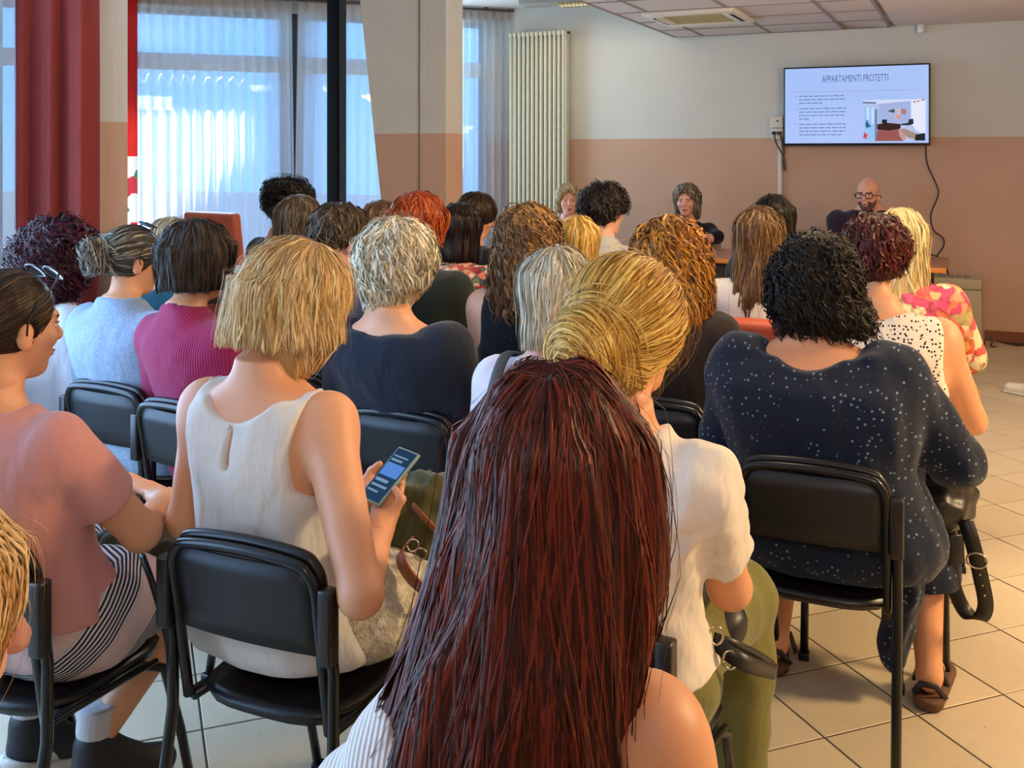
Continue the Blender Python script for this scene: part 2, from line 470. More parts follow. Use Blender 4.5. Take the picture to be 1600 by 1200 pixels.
# ------------------------------------------------------------------ hair: a solid under thousands of locks that follow it
def grad(F, p, e=0.004):
    g = np.stack([F.ev(*(p+np.eye(3)[i]*e).T)-F.ev(*(p-np.eye(3)[i]*e).T) for i in range(3)], 1)
    return g/(np.linalg.norm(g, axis=1, keepdims=True)+1e-9)
def locks(F, roots, rng, seg, step, flow, lift=(-0.003, 0.006), curl=(0, 0.05), jit=0.15, width=0.004, zend=-9, fly=0.03, length=(0.6, 1.0), kill=None, flat=False, sub=1):
    n = len(roots); p = roots.copy(); lev = rng.uniform(lift[0], lift[1], n)
    isfly = rng.rand(n) < fly; lev[isfly] += rng.uniform(0.003, 0.016, isfly.sum())
    P = np.zeros((n, seg, 3)); Nn = np.zeros((n, seg, 3)); alive = np.ones(n, bool)
    maxl = rng.uniform(length[0], length[1], n)*seg; drift = rng.normal(size=(n, 3))*jit
    endz = zend+rng.normal(size=n)*0.008
    last = None; lens = np.full(n, seg)
    step0 = step
    for i in range(seg):
        step = step0*((.5 if i < 8 else 1.22) if seg > 14 else 1)    # finer where the hair rounds the crown
        g = grad(F, p); d = F.ev(*p.T)
        p2 = p-g*(d-lev)[:, None]*0.85
        mv = np.linalg.norm(p2-p, axis=1)
        p = np.where((alive & (mv < 0.05))[:, None], p2, p)
        P[:, i] = p; Nn[:, i] = g
        v = flow(p)+drift+rng.normal(size=(n, 3))*jit*0.35
        if last is not None: v = v/(np.linalg.norm(v, axis=1, keepdims=True)+1e-9)+last*0.6
        v = v-g*np.sum(v*g, 1, keepdims=True)*(1-0.0)
        nv = np.linalg.norm(v, axis=1, keepdims=True); v = v/(nv+1e-9)
        die = alive & ((g[:, 2] < -0.72) | (i >= maxl) | (p[:, 2] < endz))
        if kill is not None: die |= alive & kill(p)
        lens[die] = i; alive &= ~die
        last = v
        p = np.where(alive[:, None], p+v*step/sub, p)
        for _ in range(sub-1):                                  # finer steps between the stored points
            g = grad(F, p); d = F.ev(*p.T); q = p-g*(d-lev)[:, None]*.85
            p = np.where((alive & (np.linalg.norm(q-p, axis=1) < .05))[:, None], q, p)
            v = flow(p)+drift; v = v/(np.linalg.norm(v, axis=1, keepdims=True)+1e-9)+last*.6; v = v-g*np.sum(v*g, 1, keepdims=True); v = v/(np.linalg.norm(v, axis=1, keepdims=True)+1e-9)
            last = v; p = np.where(alive[:, None], p+v*step/sub, p)
    lens = np.maximum(lens, 2)
    t = np.clip(np.arange(seg)[None, :]/lens[:, None], 0, 1)
    T = np.gradient(P, axis=1); T[np.linalg.norm(T, axis=2) < 1e-6] = (0, 0, -1)
    T = T/(np.linalg.norm(T, axis=2, keepdims=True)+1e-9)
    B = np.cross(T, Nn); B = B/(np.linalg.norm(B, axis=2, keepdims=True)+1e-9)
    if curl[0]:
        ph = rng.uniform(0, 6.28, (n, 1)); sarc = np.arange(seg)[None, :]*step0
        wl = curl[1]*rng.uniform(0.75, 1.3, (n, 1)); am = curl[0]*np.minimum(1, t*3)*rng.uniform(0.6, 1.3, (n, 1))
        a = 2*PI*sarc/wl+ph
        P = P+(np.cos(a)*am)[..., None]*B+(np.sin(a)*am*0.8+am*0.5)[..., None]*Nn
        T = np.gradient(P, axis=1); T = T/(np.linalg.norm(T, axis=2, keepdims=True)+1e-9)
        B = np.cross(T, Nn); B = B/(np.linalg.norm(B, axis=2, keepdims=True)+1e-9)
    tw = rng.uniform(-0.6, 0.6, (n, 1, 1)); Bt = B*np.cos(tw)+Nn*np.sin(tw); Nt = Nn*np.cos(tw)-B*np.sin(tw)
    w = width*rng.uniform(0.6, 1.4, (n, 1))*np.where(isfly, 0.3, 1.0)[:, None]*np.clip(np.minimum(0.35+t*4, (1.02-t)*3.0), 0.03, 1)
    a = P-Bt*w[..., None]*0.5-Nt*w[..., None]*0.12; m = P+Nt*w[..., None]*0.16; c = P+Bt*w[..., None]*0.5-Nt*w[..., None]*0.12
    k = 2 if flat else 3
    verts = np.stack([a, c] if flat else [a, m, c], 2)              # n, seg, k, xyz
    base = np.arange(n*seg*k).reshape(n, seg, k)
    q = np.concatenate([np.stack([base[:, :-1, j], base[:, :-1, j+1], base[:, 1:, j+1], base[:, 1:, j]], -1).reshape(-1, 4) for j in range(k-1)])
    keep = (np.arange(seg-1)[None, :] < lens[:, None]).ravel()
    q = q[np.tile(keep, k-1)]
    rnd = np.repeat(rng.rand(n), seg*k); al = np.repeat(t.ravel(), k)
    verts = verts.reshape(-1, 3)
    used = np.zeros(len(verts), bool); used[q.ravel()] = True; re = np.cumsum(used)-1
    return verts[used], re[q], rnd[used], al[used]
def hair_mesh(name, F, h, sets, mat, base_rnd=0.28, fine_noise=0):
    V, Q = nets(F, h)
    vs, qs, rn, al, o = [V], [Q], [np.full(len(V), base_rnd)], [np.full(len(V), 0.5)], len(V)
    for st in sets:
        v, q, r, a = locks(**st)
        vs.append(v); qs.append(q+o); rn.append(r); al.append(a); o += len(v)
    me = np_mesh(name, np.concatenate(vs), np.concatenate(qs), mat)
    for nm, arr in (('rnd', rn), ('along', al)):
        at_ = me.attributes.new(nm, 'FLOAT', 'POINT'); at_.data.foreach_set('value', np.concatenate(arr).astype(np.float32))
    return me
# ------------------------------------------------------------------ people
SEAT = 0.455
TP = [(-.03, .150, .105), (.06, .182, .128), (.16, .186, .135), (.30, .160, .118), (.44, .148, .108), (.58, .158, .113), (.70, .168, .117),
      (.80, .176, .113), (.88, .172, .098), (.94, .128, .080), (.99, .072, .062), (1.06, .056, .056)]
def head_prims(male=False):
    j = 1.08 if male else 1.0
    H = [(ell((0, -.012, .036), (.074, .094, .086)), .01), (ell((0, .036, -.022), (.058*j, .058, .082)), .035), (ell((0, .062, -.088*j), (.026*j, .022, .020)), .03),
         (rc((0, .092, .020), (0, .113, -.016), .0068, .0115), .011), (ell((0, .108, -.022), (.0165, .012, .0095)), .008),
         (rc((-.030, .084, .030), (.030, .084, .030), .011), .016), (ell((-.040, .068, -.018), (.020, .018, .018)), .022), (ell((.040, .068, -.018), (.020, .018, .018)), .022),
         (ell((0, .090, -.052), (.022, .010, .006)), .008), (ell((0, .088, -.062), (.019, .010, .007)), .008)]
    for sx in (-1, 1):
        H.append((ell((sx*.074, -.006, -.008), (.010, .019, .031)), .006)); H.append((ell((sx*.071, .002, -.028), (.008, .011, .012)), .006))
    return H
def hand_prims(w, d, nrm, side, curl=0.5, s=1.0, thumb=None):
    """palm, four fingers with two bends, and a thumb off the side of the palm; side = direction of the thumb"""
    w = np.array(w, float); d = np.array(d, float); d /= np.linalg.norm(d)
    nrm = np.array(nrm, float); nrm -= d*(nrm@d); nrm /= np.linalg.norm(nrm)
    sd = np.array(side, float); sd -= d*(sd@d); sd -= nrm*(sd@nrm); sd /= np.linalg.norm(sd)
    R = np.stack([sd, d, nrm], 1); P = []
    P.append((ell(w+d*.045*s, np.array((.039, .050, .017))*s, R), .015)); P.append((rc(w-d*.02*s, w+d*.02*s, .024*s, .024*s), .02))
    for i, (lat, L, b0) in enumerate(((.030, .066, .082), (.011, .074, .090), (-.009, .069, .087), (-.028, .054, .078))):
        b = w+d*b0*s+sd*lat*s; a1 = curl*0.9; a2 = curl*2.0
        d1 = d*math.cos(a1)+nrm*math.sin(a1); d2 = d*math.cos(a2)+nrm*math.sin(a2)
        d3 = d*math.cos(a2+curl*.6)+nrm*math.sin(a2+curl*.6)
        m = b+d1*L*.45*s; e = m+d2*L*.32*s; t = e+d3*L*.27*s
        P += [(rc(b-d*.015*s, m, .0090*s, .0082*s), .006), (rc(m, e, .0082*s, .0075*s), .004), (rc(e, t, .0075*s, .0062*s), .004)]
    b = w+d*.022*s+sd*.030*s; td = d*.62+sd*.62+nrm*.35; td /= np.linalg.norm(td); m = b+td*.038*s; te = d*.9+sd*.15+nrm*.45
    if thumb: td = d*thumb[0][0]+sd*thumb[0][1]+nrm*thumb[0][2]; td /= np.linalg.norm(td); m = b+td*.042*s; te = d*thumb[1][0]+sd*thumb[1][1]+nrm*thumb[1][2]
    te /= np.linalg.norm(te)
    P += [(rc(b-sd*.015*s, m, .014*s, .0105*s), .010), (rc(m, m+te*.032*s, .0105*s, .008*s), .005)]
    return P, w+d*.07*s+nrm*.01
SKINS = {'fair': 'd9a98c', 'warm': 'd29a72', 'tan': 'c08a62', 'pink': 'd8a490'}
EYEW = {}
PEOPLE = []
def person(label, px, py, Z, hd=0, head=(0, 8, 0), lean=-.05, hunch=.03, fat=1.0, sw=1.0, male=False, skin='warm', hc_off=(0, .055, .150), side=0.0,
           top=None, bottom=None, hair=None, face=False, res=None, hres=None, arms=None, knees=None, feet=True, shoes='22201f', seat=SEAT, glasses=None, build_legs=True, scale=None, at_chair=None, shdz=(0, 0), seed=None, hand_curl=.45, handspec=None, group=None, extra=None):
    rng = np.random.RandomState(seed if seed is not None else len(PEOPLE)*7+3)
    res = res or (.0130 if Z < 3 else .0165 if Z < 4.4 else .0195)
    tgt = at(px, py, Z); th = (hair or {}).get('t', .02)
    R = rotm(*head); Ry = rotm(head[0])
    # scale from the height of the head's top in the photograph
    cz = (R@np.array([0, -.012, .036]))[2]; ext = math.sqrt(((R.T@np.array([0, 0, 1]))**2*np.array([.074, .094, .086])**2).sum())
    K = .60+hc_off[2]+cz+ext+th
    if scale: seat = tgt.z-K*scale
    s = scale or (tgt.z-seat)/K
    zC = seat+.60*s
    def sp(t): return side*t, lean*t-hunch*4*t*(1-t)*.5
    hc = np.array([side+hc_off[0], lean+hc_off[1]*s, zC+hc_off[2]*s])
    toph = hc+R@np.array([0, -.012, .036+.086+th])*s
    # ---- root
    hr = math.radians(hd); ch, sh_ = math.cos(hr), math.sin(hr)
    if at_chair:                                             # sits on a given spot: the trunk leans so that the head gets where it is
        rx, ry = at_chair; dx, dy = tgt.x-rx, tgt.y-ry
        ex, ey = ch*dx+sh_*dy-toph[0], -sh_*dx+ch*dy-toph[1]; side += ex; lean += ey
        hc = hc+np.array([ex, ey, 0]); toph = toph+np.array([ex, ey, 0])
        print('lean', label[:30], round(lean, 3), 'side', round(side, 3), 's', round(s, 3))
    else:
        rx = tgt.x-(ch*toph[0]-sh_*toph[1]); ry = tgt.y-(sh_*toph[0]+ch*toph[1])
    if not .9 < s < 1.12: print('SCALE', label[:40], round(s, 3))
    root = empty('person', (rx, ry, 0), hr); tag(root, label, 'person', group)
    g = math.sqrt(fat)
    def tkeys(o=0.0, t0=-9, t1=9, flare=0):
        out = []
        for t, w, d in TP:
            if not t0 <= t <= t1: continue
            x, y = sp(t); f = fat if t < .85 else g
            wd = w*s*f*(sw if t > .5 else 1+(sw-1)*.5)
            if male: wd *= 1.08 if t > .6 else .95
            out.append((seat+.60*s*t, x, y, wd+o+flare*max(0, .5-t), d*s*(f if t < .9 else 1)+o+flare*max(0, .5-t)))
        return out
    shx = .158*s*sw*(1.1 if male else 1)*g
    tz = .855; xs_, ys_ = sp(tz); zs_ = seat+.60*s*tz
    SHO = {1: np.array([xs_+shx, ys_+.005, zs_+shdz[1]]), -1: np.array([xs_-shx, ys_+.005, zs_+shdz[0]])}
    A = {}
    for sd, key in ((1, 'r'), (-1, 'l')):
        e = np.array([xs_+sd*(shx+.055*g), ys_+.05, zs_-.27*s]); w = np.array([xs_*0+sd*.07, max(.20, .22*fat), seat+.165*s*g])
        if arms and key in arms and isinstance(arms[key][0], str):      # joints given in room coordinates
            def loc_(p): dx, dy = p[0]-rx, p[1]-ry; return np.array([ch*dx+sh_*dy, -sh_*dx+ch*dy, p[2]])
            e, w = loc_(arms[key][1]), loc_(arms[key][2])
        elif arms and key in arms:
            e = np.array(arms[key][0], float) if arms[key][0] is not None else e
            w = np.array(arms[key][1], float) if arms[key][1] is not None else w
        A[sd] = (SHO[sd], e, w)
    KN = {}
    for sd, key in ((1, 'r'), (-1, 'l')):
        hip = np.array([sd*.085*fat, .02, seat+.095*s]); kn = np.array([sd*.115*g, .43*s, seat+.07*s]); an = np.array([sd*.12*g, .40*s, .085])
        if knees and key in knees:
            kn = np.array(knees[key][0], float); an = np.array(knees[key][1], float)
        KN[sd] = (hip, kn, an)
    ra, rb_, rw = .050*g*s, .040*g*s, .027*s
    # ---- body: one continuous surface
    B = Fd(); B.add(loft(tkeys(), 2.35), .03)
    nb = np.array([sp(1)[0], sp(1)[1], zC-.03]); ne = hc+R@np.array([0, -.018, -.045])*s
    B.add(rc(nb, ne, (.058 if male else .050)*s*g**.5, (.055 if male else .047)*s), .035)
    for pr, k in head_prims(male): B.add(xf(pr, R, hc, s), k*s)
    for sd in (1, -1):
        B.add(ell((sd*.085*fat, -.035, seat+.085*s), (.10*fat, .115*fat, .088)), .04)
        a, e, w = A[sd]
        B.add(rc(a, e, ra*1.12, rb_), .035); B.add(rc(e, w, rb_, rw), .02)
        B.add(ell(a+np.array([sd*.004, 0, -.012]), (.056*g*s, .058*g*s, .066*s)), .045)
        hip, kn, an = KN[sd]
        B.add(rc(hip, kn, .083*fat**.7*s, .056*g*s), .04)
        if build_legs:
            mid = kn*.68+an*.32+np.array([0, -.022, 0])
            B.add(rc(kn, mid, .052*g*s, .054*g*s), .03); B.add(rc(mid, an, .053*g*s, .036*s), .03)
            if feet: B.add(rc(an+np.array([0, -.01, -.03]), an+np.array([sd*.02, .15, -.058]), .034, .022), .03)
    fine = []
    HPS = {}
    for sd, key in ((1, 'r'), (-1, 'l')):
        a, e, w = A[sd]
        dv = (w-e); dv /= np.linalg.norm(dv); nr = np.array([-sd*.3, .1, -1.0]); sdv = np.array([-sd, .35, .1]); cu = hand_curl
        tb_ = None
        if handspec and key in handspec: dv, nr, sdv, cu, tb_ = (tuple(handspec[key])+(None,))[:5]
        hp, hcen = hand_prims(w, dv, nr, sdv, cu, s*.95, tb_)
        HPS[key] = hcen
        for pr, k in hp: B.add(pr, k)
        hh = hres or (.0085 if Z < 3 else .0115)
        fine.append((hcen-np.array([.105]*3), hcen+np.array([.105]*3), hh))
    if hres: fine.append((hc-np.array([.125, .135, .155])*s, hc+np.array([.125, .135, .145])*s, hres))
    bv, bq = mesh_of(B, res, fine)
    put('body', np_mesh('body', bv, bq, skin_mat('skin_'+skin, SKINS[skin])), root)
    info = dict(Z=Z, root=root, s=s, hc=hc, R=R, A=A, KN=KN, zC=zC, seat=seat, sp=sp, hands=HPS, hd=hd, label=label)
    # ---- upper garment
    if top:
        o = top.get('o', .011); G = Fd()
        flare = top.get('flare', .03)
        G.add(loft(tkeys(o, -9, 9 if top.get('collar') else (.97 if top.get('scoop', (.030,))[0] > .04 else 1.005), flare), 2.35), .03)
        slv = top.get('sleeve', .5)
        for sd in (1, -1):
            a, e, w = A[sd]; G.add(ell(a+np.array([sd*.004, 0, -.012]), (.056*g*s+o, .058*g*s+o, .066*s+o)), .045)
            if slv > 0:
                f1 = min(slv, 1.0); end = a+(e-a)*f1; dirv = (e-a)/np.linalg.norm(e-a)
                so = top.get('so', .014)
                pr = rc(a, e if f1 >= 1 else end+dirv*.03, ra*1.12+so*.8, rb_+so)
                if slv < 1:
                    fn0 = pr[0]
                    def capd(x, y, z, fn0=fn0, end=end, dirv=dirv): return np.maximum(fn0(x, y, z), (x-end[0])*dirv[0]+(y-end[1])*dirv[1]+(z-end[2])*dirv[2])
                    pr = (capd, pr[1], pr[2])
                G.add(pr, .035 if slv >= 1 else .012)
                if slv > 1:
                    f2 = slv-1; end = e+(w-e)*f2; dv2 = (w-e)/np.linalg.norm(w-e); pr = rc(e, w, rb_+so, rw+so)
                    fn0 = pr[0]
                    def capd2(x, y, z, fn0=fn0, end=end, dirv=dv2): return np.maximum(fn0(x, y, z), (x-end[0])*dirv[0]+(y-end[1])*dirv[1]+(z-end[2])*dirv[2])
                    G.add((capd2, pr[1], pr[2]), .012)
        nr = top.get('neck', .080)*s
        if top.get('collar'):
            cb = nb+np.array([0, -.006, -.005]); ce = nb+(ne-nb)*.42
            G.add(rc(cb, ce, .070*s*g**.5, .062*s), .012)
            fcut, _, _ = rc(nb+(ne-nb)*.15, ne+(ne-nb), .056*s*g**.5, .058*s); G.cut(lambda x, y, z: -fcut(x, y, z))
            cn = (ne-nb)/np.linalg.norm(ne-nb); G.cut(lambda x, y, z: (x-ce[0])*cn[0]+(y-ce[1])*cn[1]+(z-ce[2])*cn[2])
        else:
            dep, hw, xo = (tuple(top.get('scoop', (.030, .085)))+(0,))[:3]; dep *= s; hw *= s; zn = zC-dep; xn = nb[0]+xo*s
            G.cut(lambda x, y, z: (z-zn)-(dep+.012)*((x-xn)/hw)**2)
        if slv == 0:
            am = top.get('armin', .018)*s
            for sd in (1, -1):
                q = SHO[sd]; zz_ = [q[2]-.215*s, q[2]-.165*s, q[2]-.12*s, q[2]-.05*s, q[2]+.03*s, q[2]+.10*s]; xx_ = [.20, .035, -am-.006, -am-.012, -am, -am+.006]
                G.cut(lambda x, y, z, sd=sd, q=q, zz_=zz_, xx_=xx_: sd*(x-q[0])-np.interp(np.asarray(z, float), zz_, xx_))
        hem = top.get('hem', seat+.02)
        if top.get('skirt'):                                     # dress: goes on over the lap to below the knee
            for sd in (1, -1):
                hip, kn, an = KN[sd]; G.add(rc(hip, kn, .083*fat**.7*s+.02, .056*g*s+.03), .08)
                G.add(ell((sd*.085*fat, -.035, seat+.085*s), (.10*fat+.012, .115*fat+.012, .092)), .05)
                sk = top['skirt']; G.add(rc(kn, kn+(an-kn)*sk+np.array([0, -.02, 0]), .06*g*s+.025, .07*g*s+.02), .06)
            zk = KN[1][1][2]+(KN[1][2]-KN[1][1])[2]*top['skirt']
            G.cut(lambda x, y, z: np.where(y > .16, zk-z, seat-.006-z))
        else:
            G.cut(lambda x, y, z: hem+.35*np.maximum(y, 0)-z)
        for c in top.get('cuts', []): G.cut(c(info))
        wv = waves(int(rng.randint(999)), top.get('wr', .0022), top.get('wl', .075), 6, top.get('wsq', (1, 1, .7)))
        G.noise = wv
        V, Q = nets(G, top.get('res', res*.9)); V = relax(V, Q, 3)
        ob = put(top.get('name', 'shirt'), np_mesh('garment', V, Q, top['mat']), root)
        if top.get('label'): ob['label'] = top['label']
        info['top'] = ob
    # ---- lower garment
    bt = bottom or {'mat': cloth('dark_trousers', '23242b'), 'kind': 'trousers'}
    if not (top and top.get('skirt')):
        G = Fd(); o = bt.get('o', .012); kind = bt.get('kind', 'trousers')
        G.add(loft(tkeys(o*.8, -9, .34), 2.35), .03)
        zl = bt.get('len', .93)
        for sd in (1, -1):
            hip, kn, an = KN[sd]
            G.add(ell((sd*.085*fat, -.035, seat+.085*s), (.10*fat+o, .115*fat+o, .090+o*.3)), .04)
            G.add(rc(hip, kn, .083*fat**.7*s+o, .056*g*s+o), .04)
            if kind == 'trousers':
                end = kn+(an-kn)*zl; mid = kn*.68+an*.32+np.array([0, -.022, 0]); G.add(rc(kn, mid, .056*g*s+o, .060*g*s+o), .03); G.add(rc(mid, end, .060*g*s+o, .05*s+o*.7), .03)
        if kind == 'skirt':
            hip, kn, an = KN[1]; kl = KN[-1][1]
            for q in (0, .5, 1): 
                m = kn*(1-q)+kl*q; G.add(rc((m[0]*.8, .02, seat+.09*s), m, .085*s+o, .058*g*s+o), .06)
            yh = bt.get('hem_y', kn[1]+.02); G.cut(lambda x, y, z: y-yh)
        if bt.get('seatcut', True): G.cut(lambda x, y, z: np.where((y < .27*s) & (z > seat-.1), seat-.008-z, -1))
        wz = seat+.60*s*bt.get('waist', .30); G.cut(lambda x, y, z: np.where(y < .17*fat, z-wz, -1))
        G.noise = waves(int(rng.randint(999)), bt.get('wr', .0025), .08, 6, (1, 1, 1))
        V, Q = nets(G, res if bt.get('hi') else res*1.6)
        ob = put(bt.get('name', kind), np_mesh('lower_garment', V, Q, bt['mat']), root)
        if bt.get('label'): ob['label'] = bt['label']
    # ---- shoes
    if feet and build_legs and shoes:
        for sd in (1, -1):
            an = KN[sd][2]; G = Fd(); q = an+np.array([sd*.01, 0, 0])
            G.add(rc((q[0], q[1]-.025, .038), (q[0]+sd*.015, q[1]+.15, .032), .040, .036), .02); G.add(rc((q[0], q[1]-.01, .06), (q[0], q[1]+.03, .05), .040, .036), .02)
            G.cut(lambda x, y, z: .004-z); G.cut(lambda x, y, z: z-.088)
            V, Q = nets(G, .017); put('shoe', np_mesh('shoe', V, Q, plain('shoe_'+shoes, shoes, .5)), root)
    # ---- hair
    if hair: make_hair(info, hair, rng, res)
    if face: make_face(info, face)
    if glasses: make_glasses(info, **glasses)
    if extra: extra(info)
    PEOPLE.append(info)
    return info

def headpt(info, p): return info['hc']+info['R']@(np.array(p, float)*info['s'])
def make_hair(info, hs, rng, res):
    R, hc, s = info['R'], info['hc'], info['s']; root = info['root']
    Ry = rotm(hs.get('yaw', math.degrees(math.atan2(R[1, 0], R[0, 0]))))
    t = hs.get('t', .02); F = Fd(); nF = {}
    F.add(xf(ell((0, -.014, .034), (.077+t*hs.get('tw', 1), .097+t*hs.get('td', 1), .088+t)), R, hc, s), .02)
    for fr, pr, k in hs.get('prims', []):
        F.add(xf(pr, R if fr == 'H' else Ry, hc, s), k)
    kf = None
    if hs.get('face', True):
        c2 = np.array(hs.get('fr', (.066, .118, .128)))*hs.get('kf', 1.0); kf, _, _ = xf(ell(hs.get('fc', (0, .150, -.045)), c2), R, hc, s)
        fc, _, _ = xf(ell(hs.get('fc', (0, .150, -.045)), hs.get('fr', (.066, .118, .128))), R, hc, s); F.cut(lambda x, y, z: -fc(x, y, z))
    if 'plane' in hs:
        ny, nz, pc0 = hs['plane']
        def pl(x, y, z, ny=ny, nz=nz, pc0=pc0):
            ly = (R[0, 1]*(x-hc[0])+R[1, 1]*(y-hc[1])+R[2, 1]*(z-hc[2]))/s; lz = (R[0, 2]*(x-hc[0])+R[1, 2]*(y-hc[1])+R[2, 2]*(z-hc[2]))/s
            return -(ny*ly+nz*lz+pc0)*s*.8
        F.cut(pl)
    ears = []
    if hs.get('ears'):
        for sx in (-1, 1):
            fe, _, _ = xf(ell((sx*.092, .0, -.014), (.032, .030, .040)), R, hc, s); ears.append(fe); F.cut(lambda x, y, z, fe=fe: -fe(x, y, z))
    if hs.get('lump'): F.noise = waves(int(rng.randint(999)), hs['lump'][0], hs['lump'][1], 6, hs.get('lumpsq', (1, 1, 1)))
    hemH = hs.get('hemH')
    def kill(p):
        k = np.zeros(len(p), bool)
        if kf is not None: k |= kf(*p.T) < -.004
        for fe in ears: k |= fe(*p.T) < -.002
        if 'plane' in hs and hs.get('pkill', True): k |= (hs['plane'][0]*((p-hc)@R[:, 1])/s+hs['plane'][1]*((p-hc)@R[:, 2])/s+hs['plane'][2]) < -.012
        if hemH is not None: k |= ((p-hc)@R[:, 2])/s < hemH+.012*np.sin(p[:, 0]*190+p[:, 1]*230)*.6
        return k
    mat = hs['mat']; h = hs.get('h', .009)
    V, Q = nets(F, h)
    crown = hc+R@np.array(hs.get('crown', (0, -.03, .13)))*s
    zz = (V[:, 2]-hc[2])
    def flow_down(p, k=hs.get('radial', .75)):
        r = p-crown; r = r/(np.linalg.norm(r, axis=1, keepdims=True)+1e-6)
        w = np.clip((p[:, 2]-(hc[2]+.0))/(.11*s), 0, 1)[:, None]
        dn = np.array(hs.get('down', (0, 0, -1.0)))
        return dn*(1-w*k)+r*w
    sets = []
    for st in hs.get('sets', [{}]):
        n = int(st.get('n', 700)*(1 if info['Z'] < 3.25 else .72)); where = st.get('where', None)
        prob = np.ones(len(V))
        if where == 'top': prob = np.exp(-((zz-.09)/.06)**2)
        elif where == 'bun':
            c = hc+R@np.array(hs['bun'])*s; prob = (np.linalg.norm(V-c, axis=1) < hs['bunr']*s*1.35).astype(float)
        elif where == 'nobun':
            c = hc+R@np.array(hs['bun'])*s; prob = (np.linalg.norm(V-c, axis=1) > hs['bunr']*s*.9).astype(float)
        elif callable(where): prob = where(V, info).astype(float)
        else: prob = .35+np.clip(zz/.1+.6, 0, 1.5)
        if prob.sum() == 0: continue
        ix = rng.choice(len(V), n, p=prob/prob.sum()); roots = V[ix]+rng.normal(size=(n, 3))*.003
        fl = st.get('flow', 'down')
        if fl == 'down': flow = flow_down
        elif fl == 'bun':
            c = hc+R@np.array(hs['bun'])*s
            def flow(p, c=c): 
                v = c-p; return v/(np.linalg.norm(v, axis=1, keepdims=True)+1e-6)
        elif fl == 'twist':
            c = hc+R@np.array(hs['bun'])*s; axv = R@np.array(st.get('axis', (.2, 1, .1))); axv = axv/np.linalg.norm(axv)
            def flow(p, c=c, axv=axv):
                v = np.cross(axv, p-c); return v/(np.linalg.norm(v, axis=1, keepdims=True)+1e-6)
        elif fl == 'back':
            bv = R@np.array(st.get('dir', (0, -1, -.5)))
            def flow(p, bv=bv): return np.repeat(bv[None], len(p), 0)
        sets.append(dict(F=F, roots=roots, rng=rng, seg=st.get('seg', 12), step=st.get('step', .016), flow=flow, lift=st.get('lift', (-.003, .006)),
                         curl=st.get('curl', (0, .05)), jit=st.get('jit', .18), width=st.get('w', .0045)*(1 if info['Z'] < 3.25 else 1.2), zend=hc[2]+hs.get('zend', -9)*s, fly=st.get('fly', .04), length=st.get('length', (.5, 1.0)), kill=kill, flat=info['Z'] > 2.5, sub=st.get('sub', 1)))
    ob = put('hair', hair_mesh('hair', F, h, sets, mat, hs.get('base', .25)), root)
    info['hair'] = ob
def blob(name, F, h, mat, parent): 
    V, Q = nets(F, h); return put(name, np_mesh(name, V, Q, mat), parent)
def make_face(info, face):
    R, hc, s, root = info['R'], info['hc'], info['s'], info['root']
    ew = plain('eye_white', 'e8e2da', .25); ib = plain('iris', face.get('iris', '3a2a20'), .2); br = plain('brow_'+face.get('brow', '4a3626'), face.get('brow', '4a3626'), .8)
    lp = plain('lips', face.get('lips', 'a8584e'), .45)
    for sx in (-1, 1):
        F = Fd().add(xf(ell((sx*.031, .0815, .008), (.0135, .010, .0070)), R, hc, s)); e = blob('eye', F, .0035*s, ew, root)
        F = Fd().add(xf(ell((sx*.031, .0890, .008), (.0056, .0035, .0054)), R, hc, s)); blob('iris', F, .002*s, ib, e)
        F = Fd().add(xf(rc((sx*.016, .0965, .026), (sx*.046, .084, .029), .0042, .003), R, hc, s)); blob('eyebrow', F, .003*s, br, root)
        F = Fd().add(xf(ell((sx*.031, .0850, .0145), (.0160, .0095, .0042)), R, hc, s)); blob('eyelid', F, .003*s, skin_mat('skin_lid', 'b9826a'), root)
    F = Fd().add(xf(ell((0, .0965, -.0525), (.021, .0065, .0045)), R, hc, s)).add(xf(ell((0, .0945, -.0605), (.018, .0065, .0048)), R, hc, s), .002)
    blob('mouth', F, .003*s, lp, root)
    if face.get('beard'):
        F = Fd()
        for pr, k in head_prims(True)[1:3]: F.add(xf(pr, R, hc, s), k*s)
        V = F.ps[0]
        B = Fd(); B.add(xf(ell((0, .036, -.022), (.0645, .0605, .0845)), R, hc, s), .02).add(xf(ell((0, .063, -.095), (.0285, .0235, .0215)), R, hc, s), .03)
        def keep(x, y, z):
            lx = (R[0, 0]*(x-hc[0])+R[1, 0]*(y-hc[1])+R[2, 0]*(z-hc[2]))/s; ly = (R[0, 1]*(x-hc[0])+R[1, 1]*(y-hc[1])+R[2, 1]*(z-hc[2]))/s; lz = (R[0, 2]*(x-hc[0])+R[1, 2]*(y-hc[1])+R[2, 2]*(z-hc[2]))/s
            return (lz+.040-.75*np.maximum(0, np.abs(lx)-.018)+.4*np.maximum(0, .02-ly)*0)*s
        B.cut(keep); B.noise = waves(5, .0008, .01, 5, (1, 1, 1))
        blob('beard', B, .0045*s, plain('beard_stubble', '5f4236', .9), root)
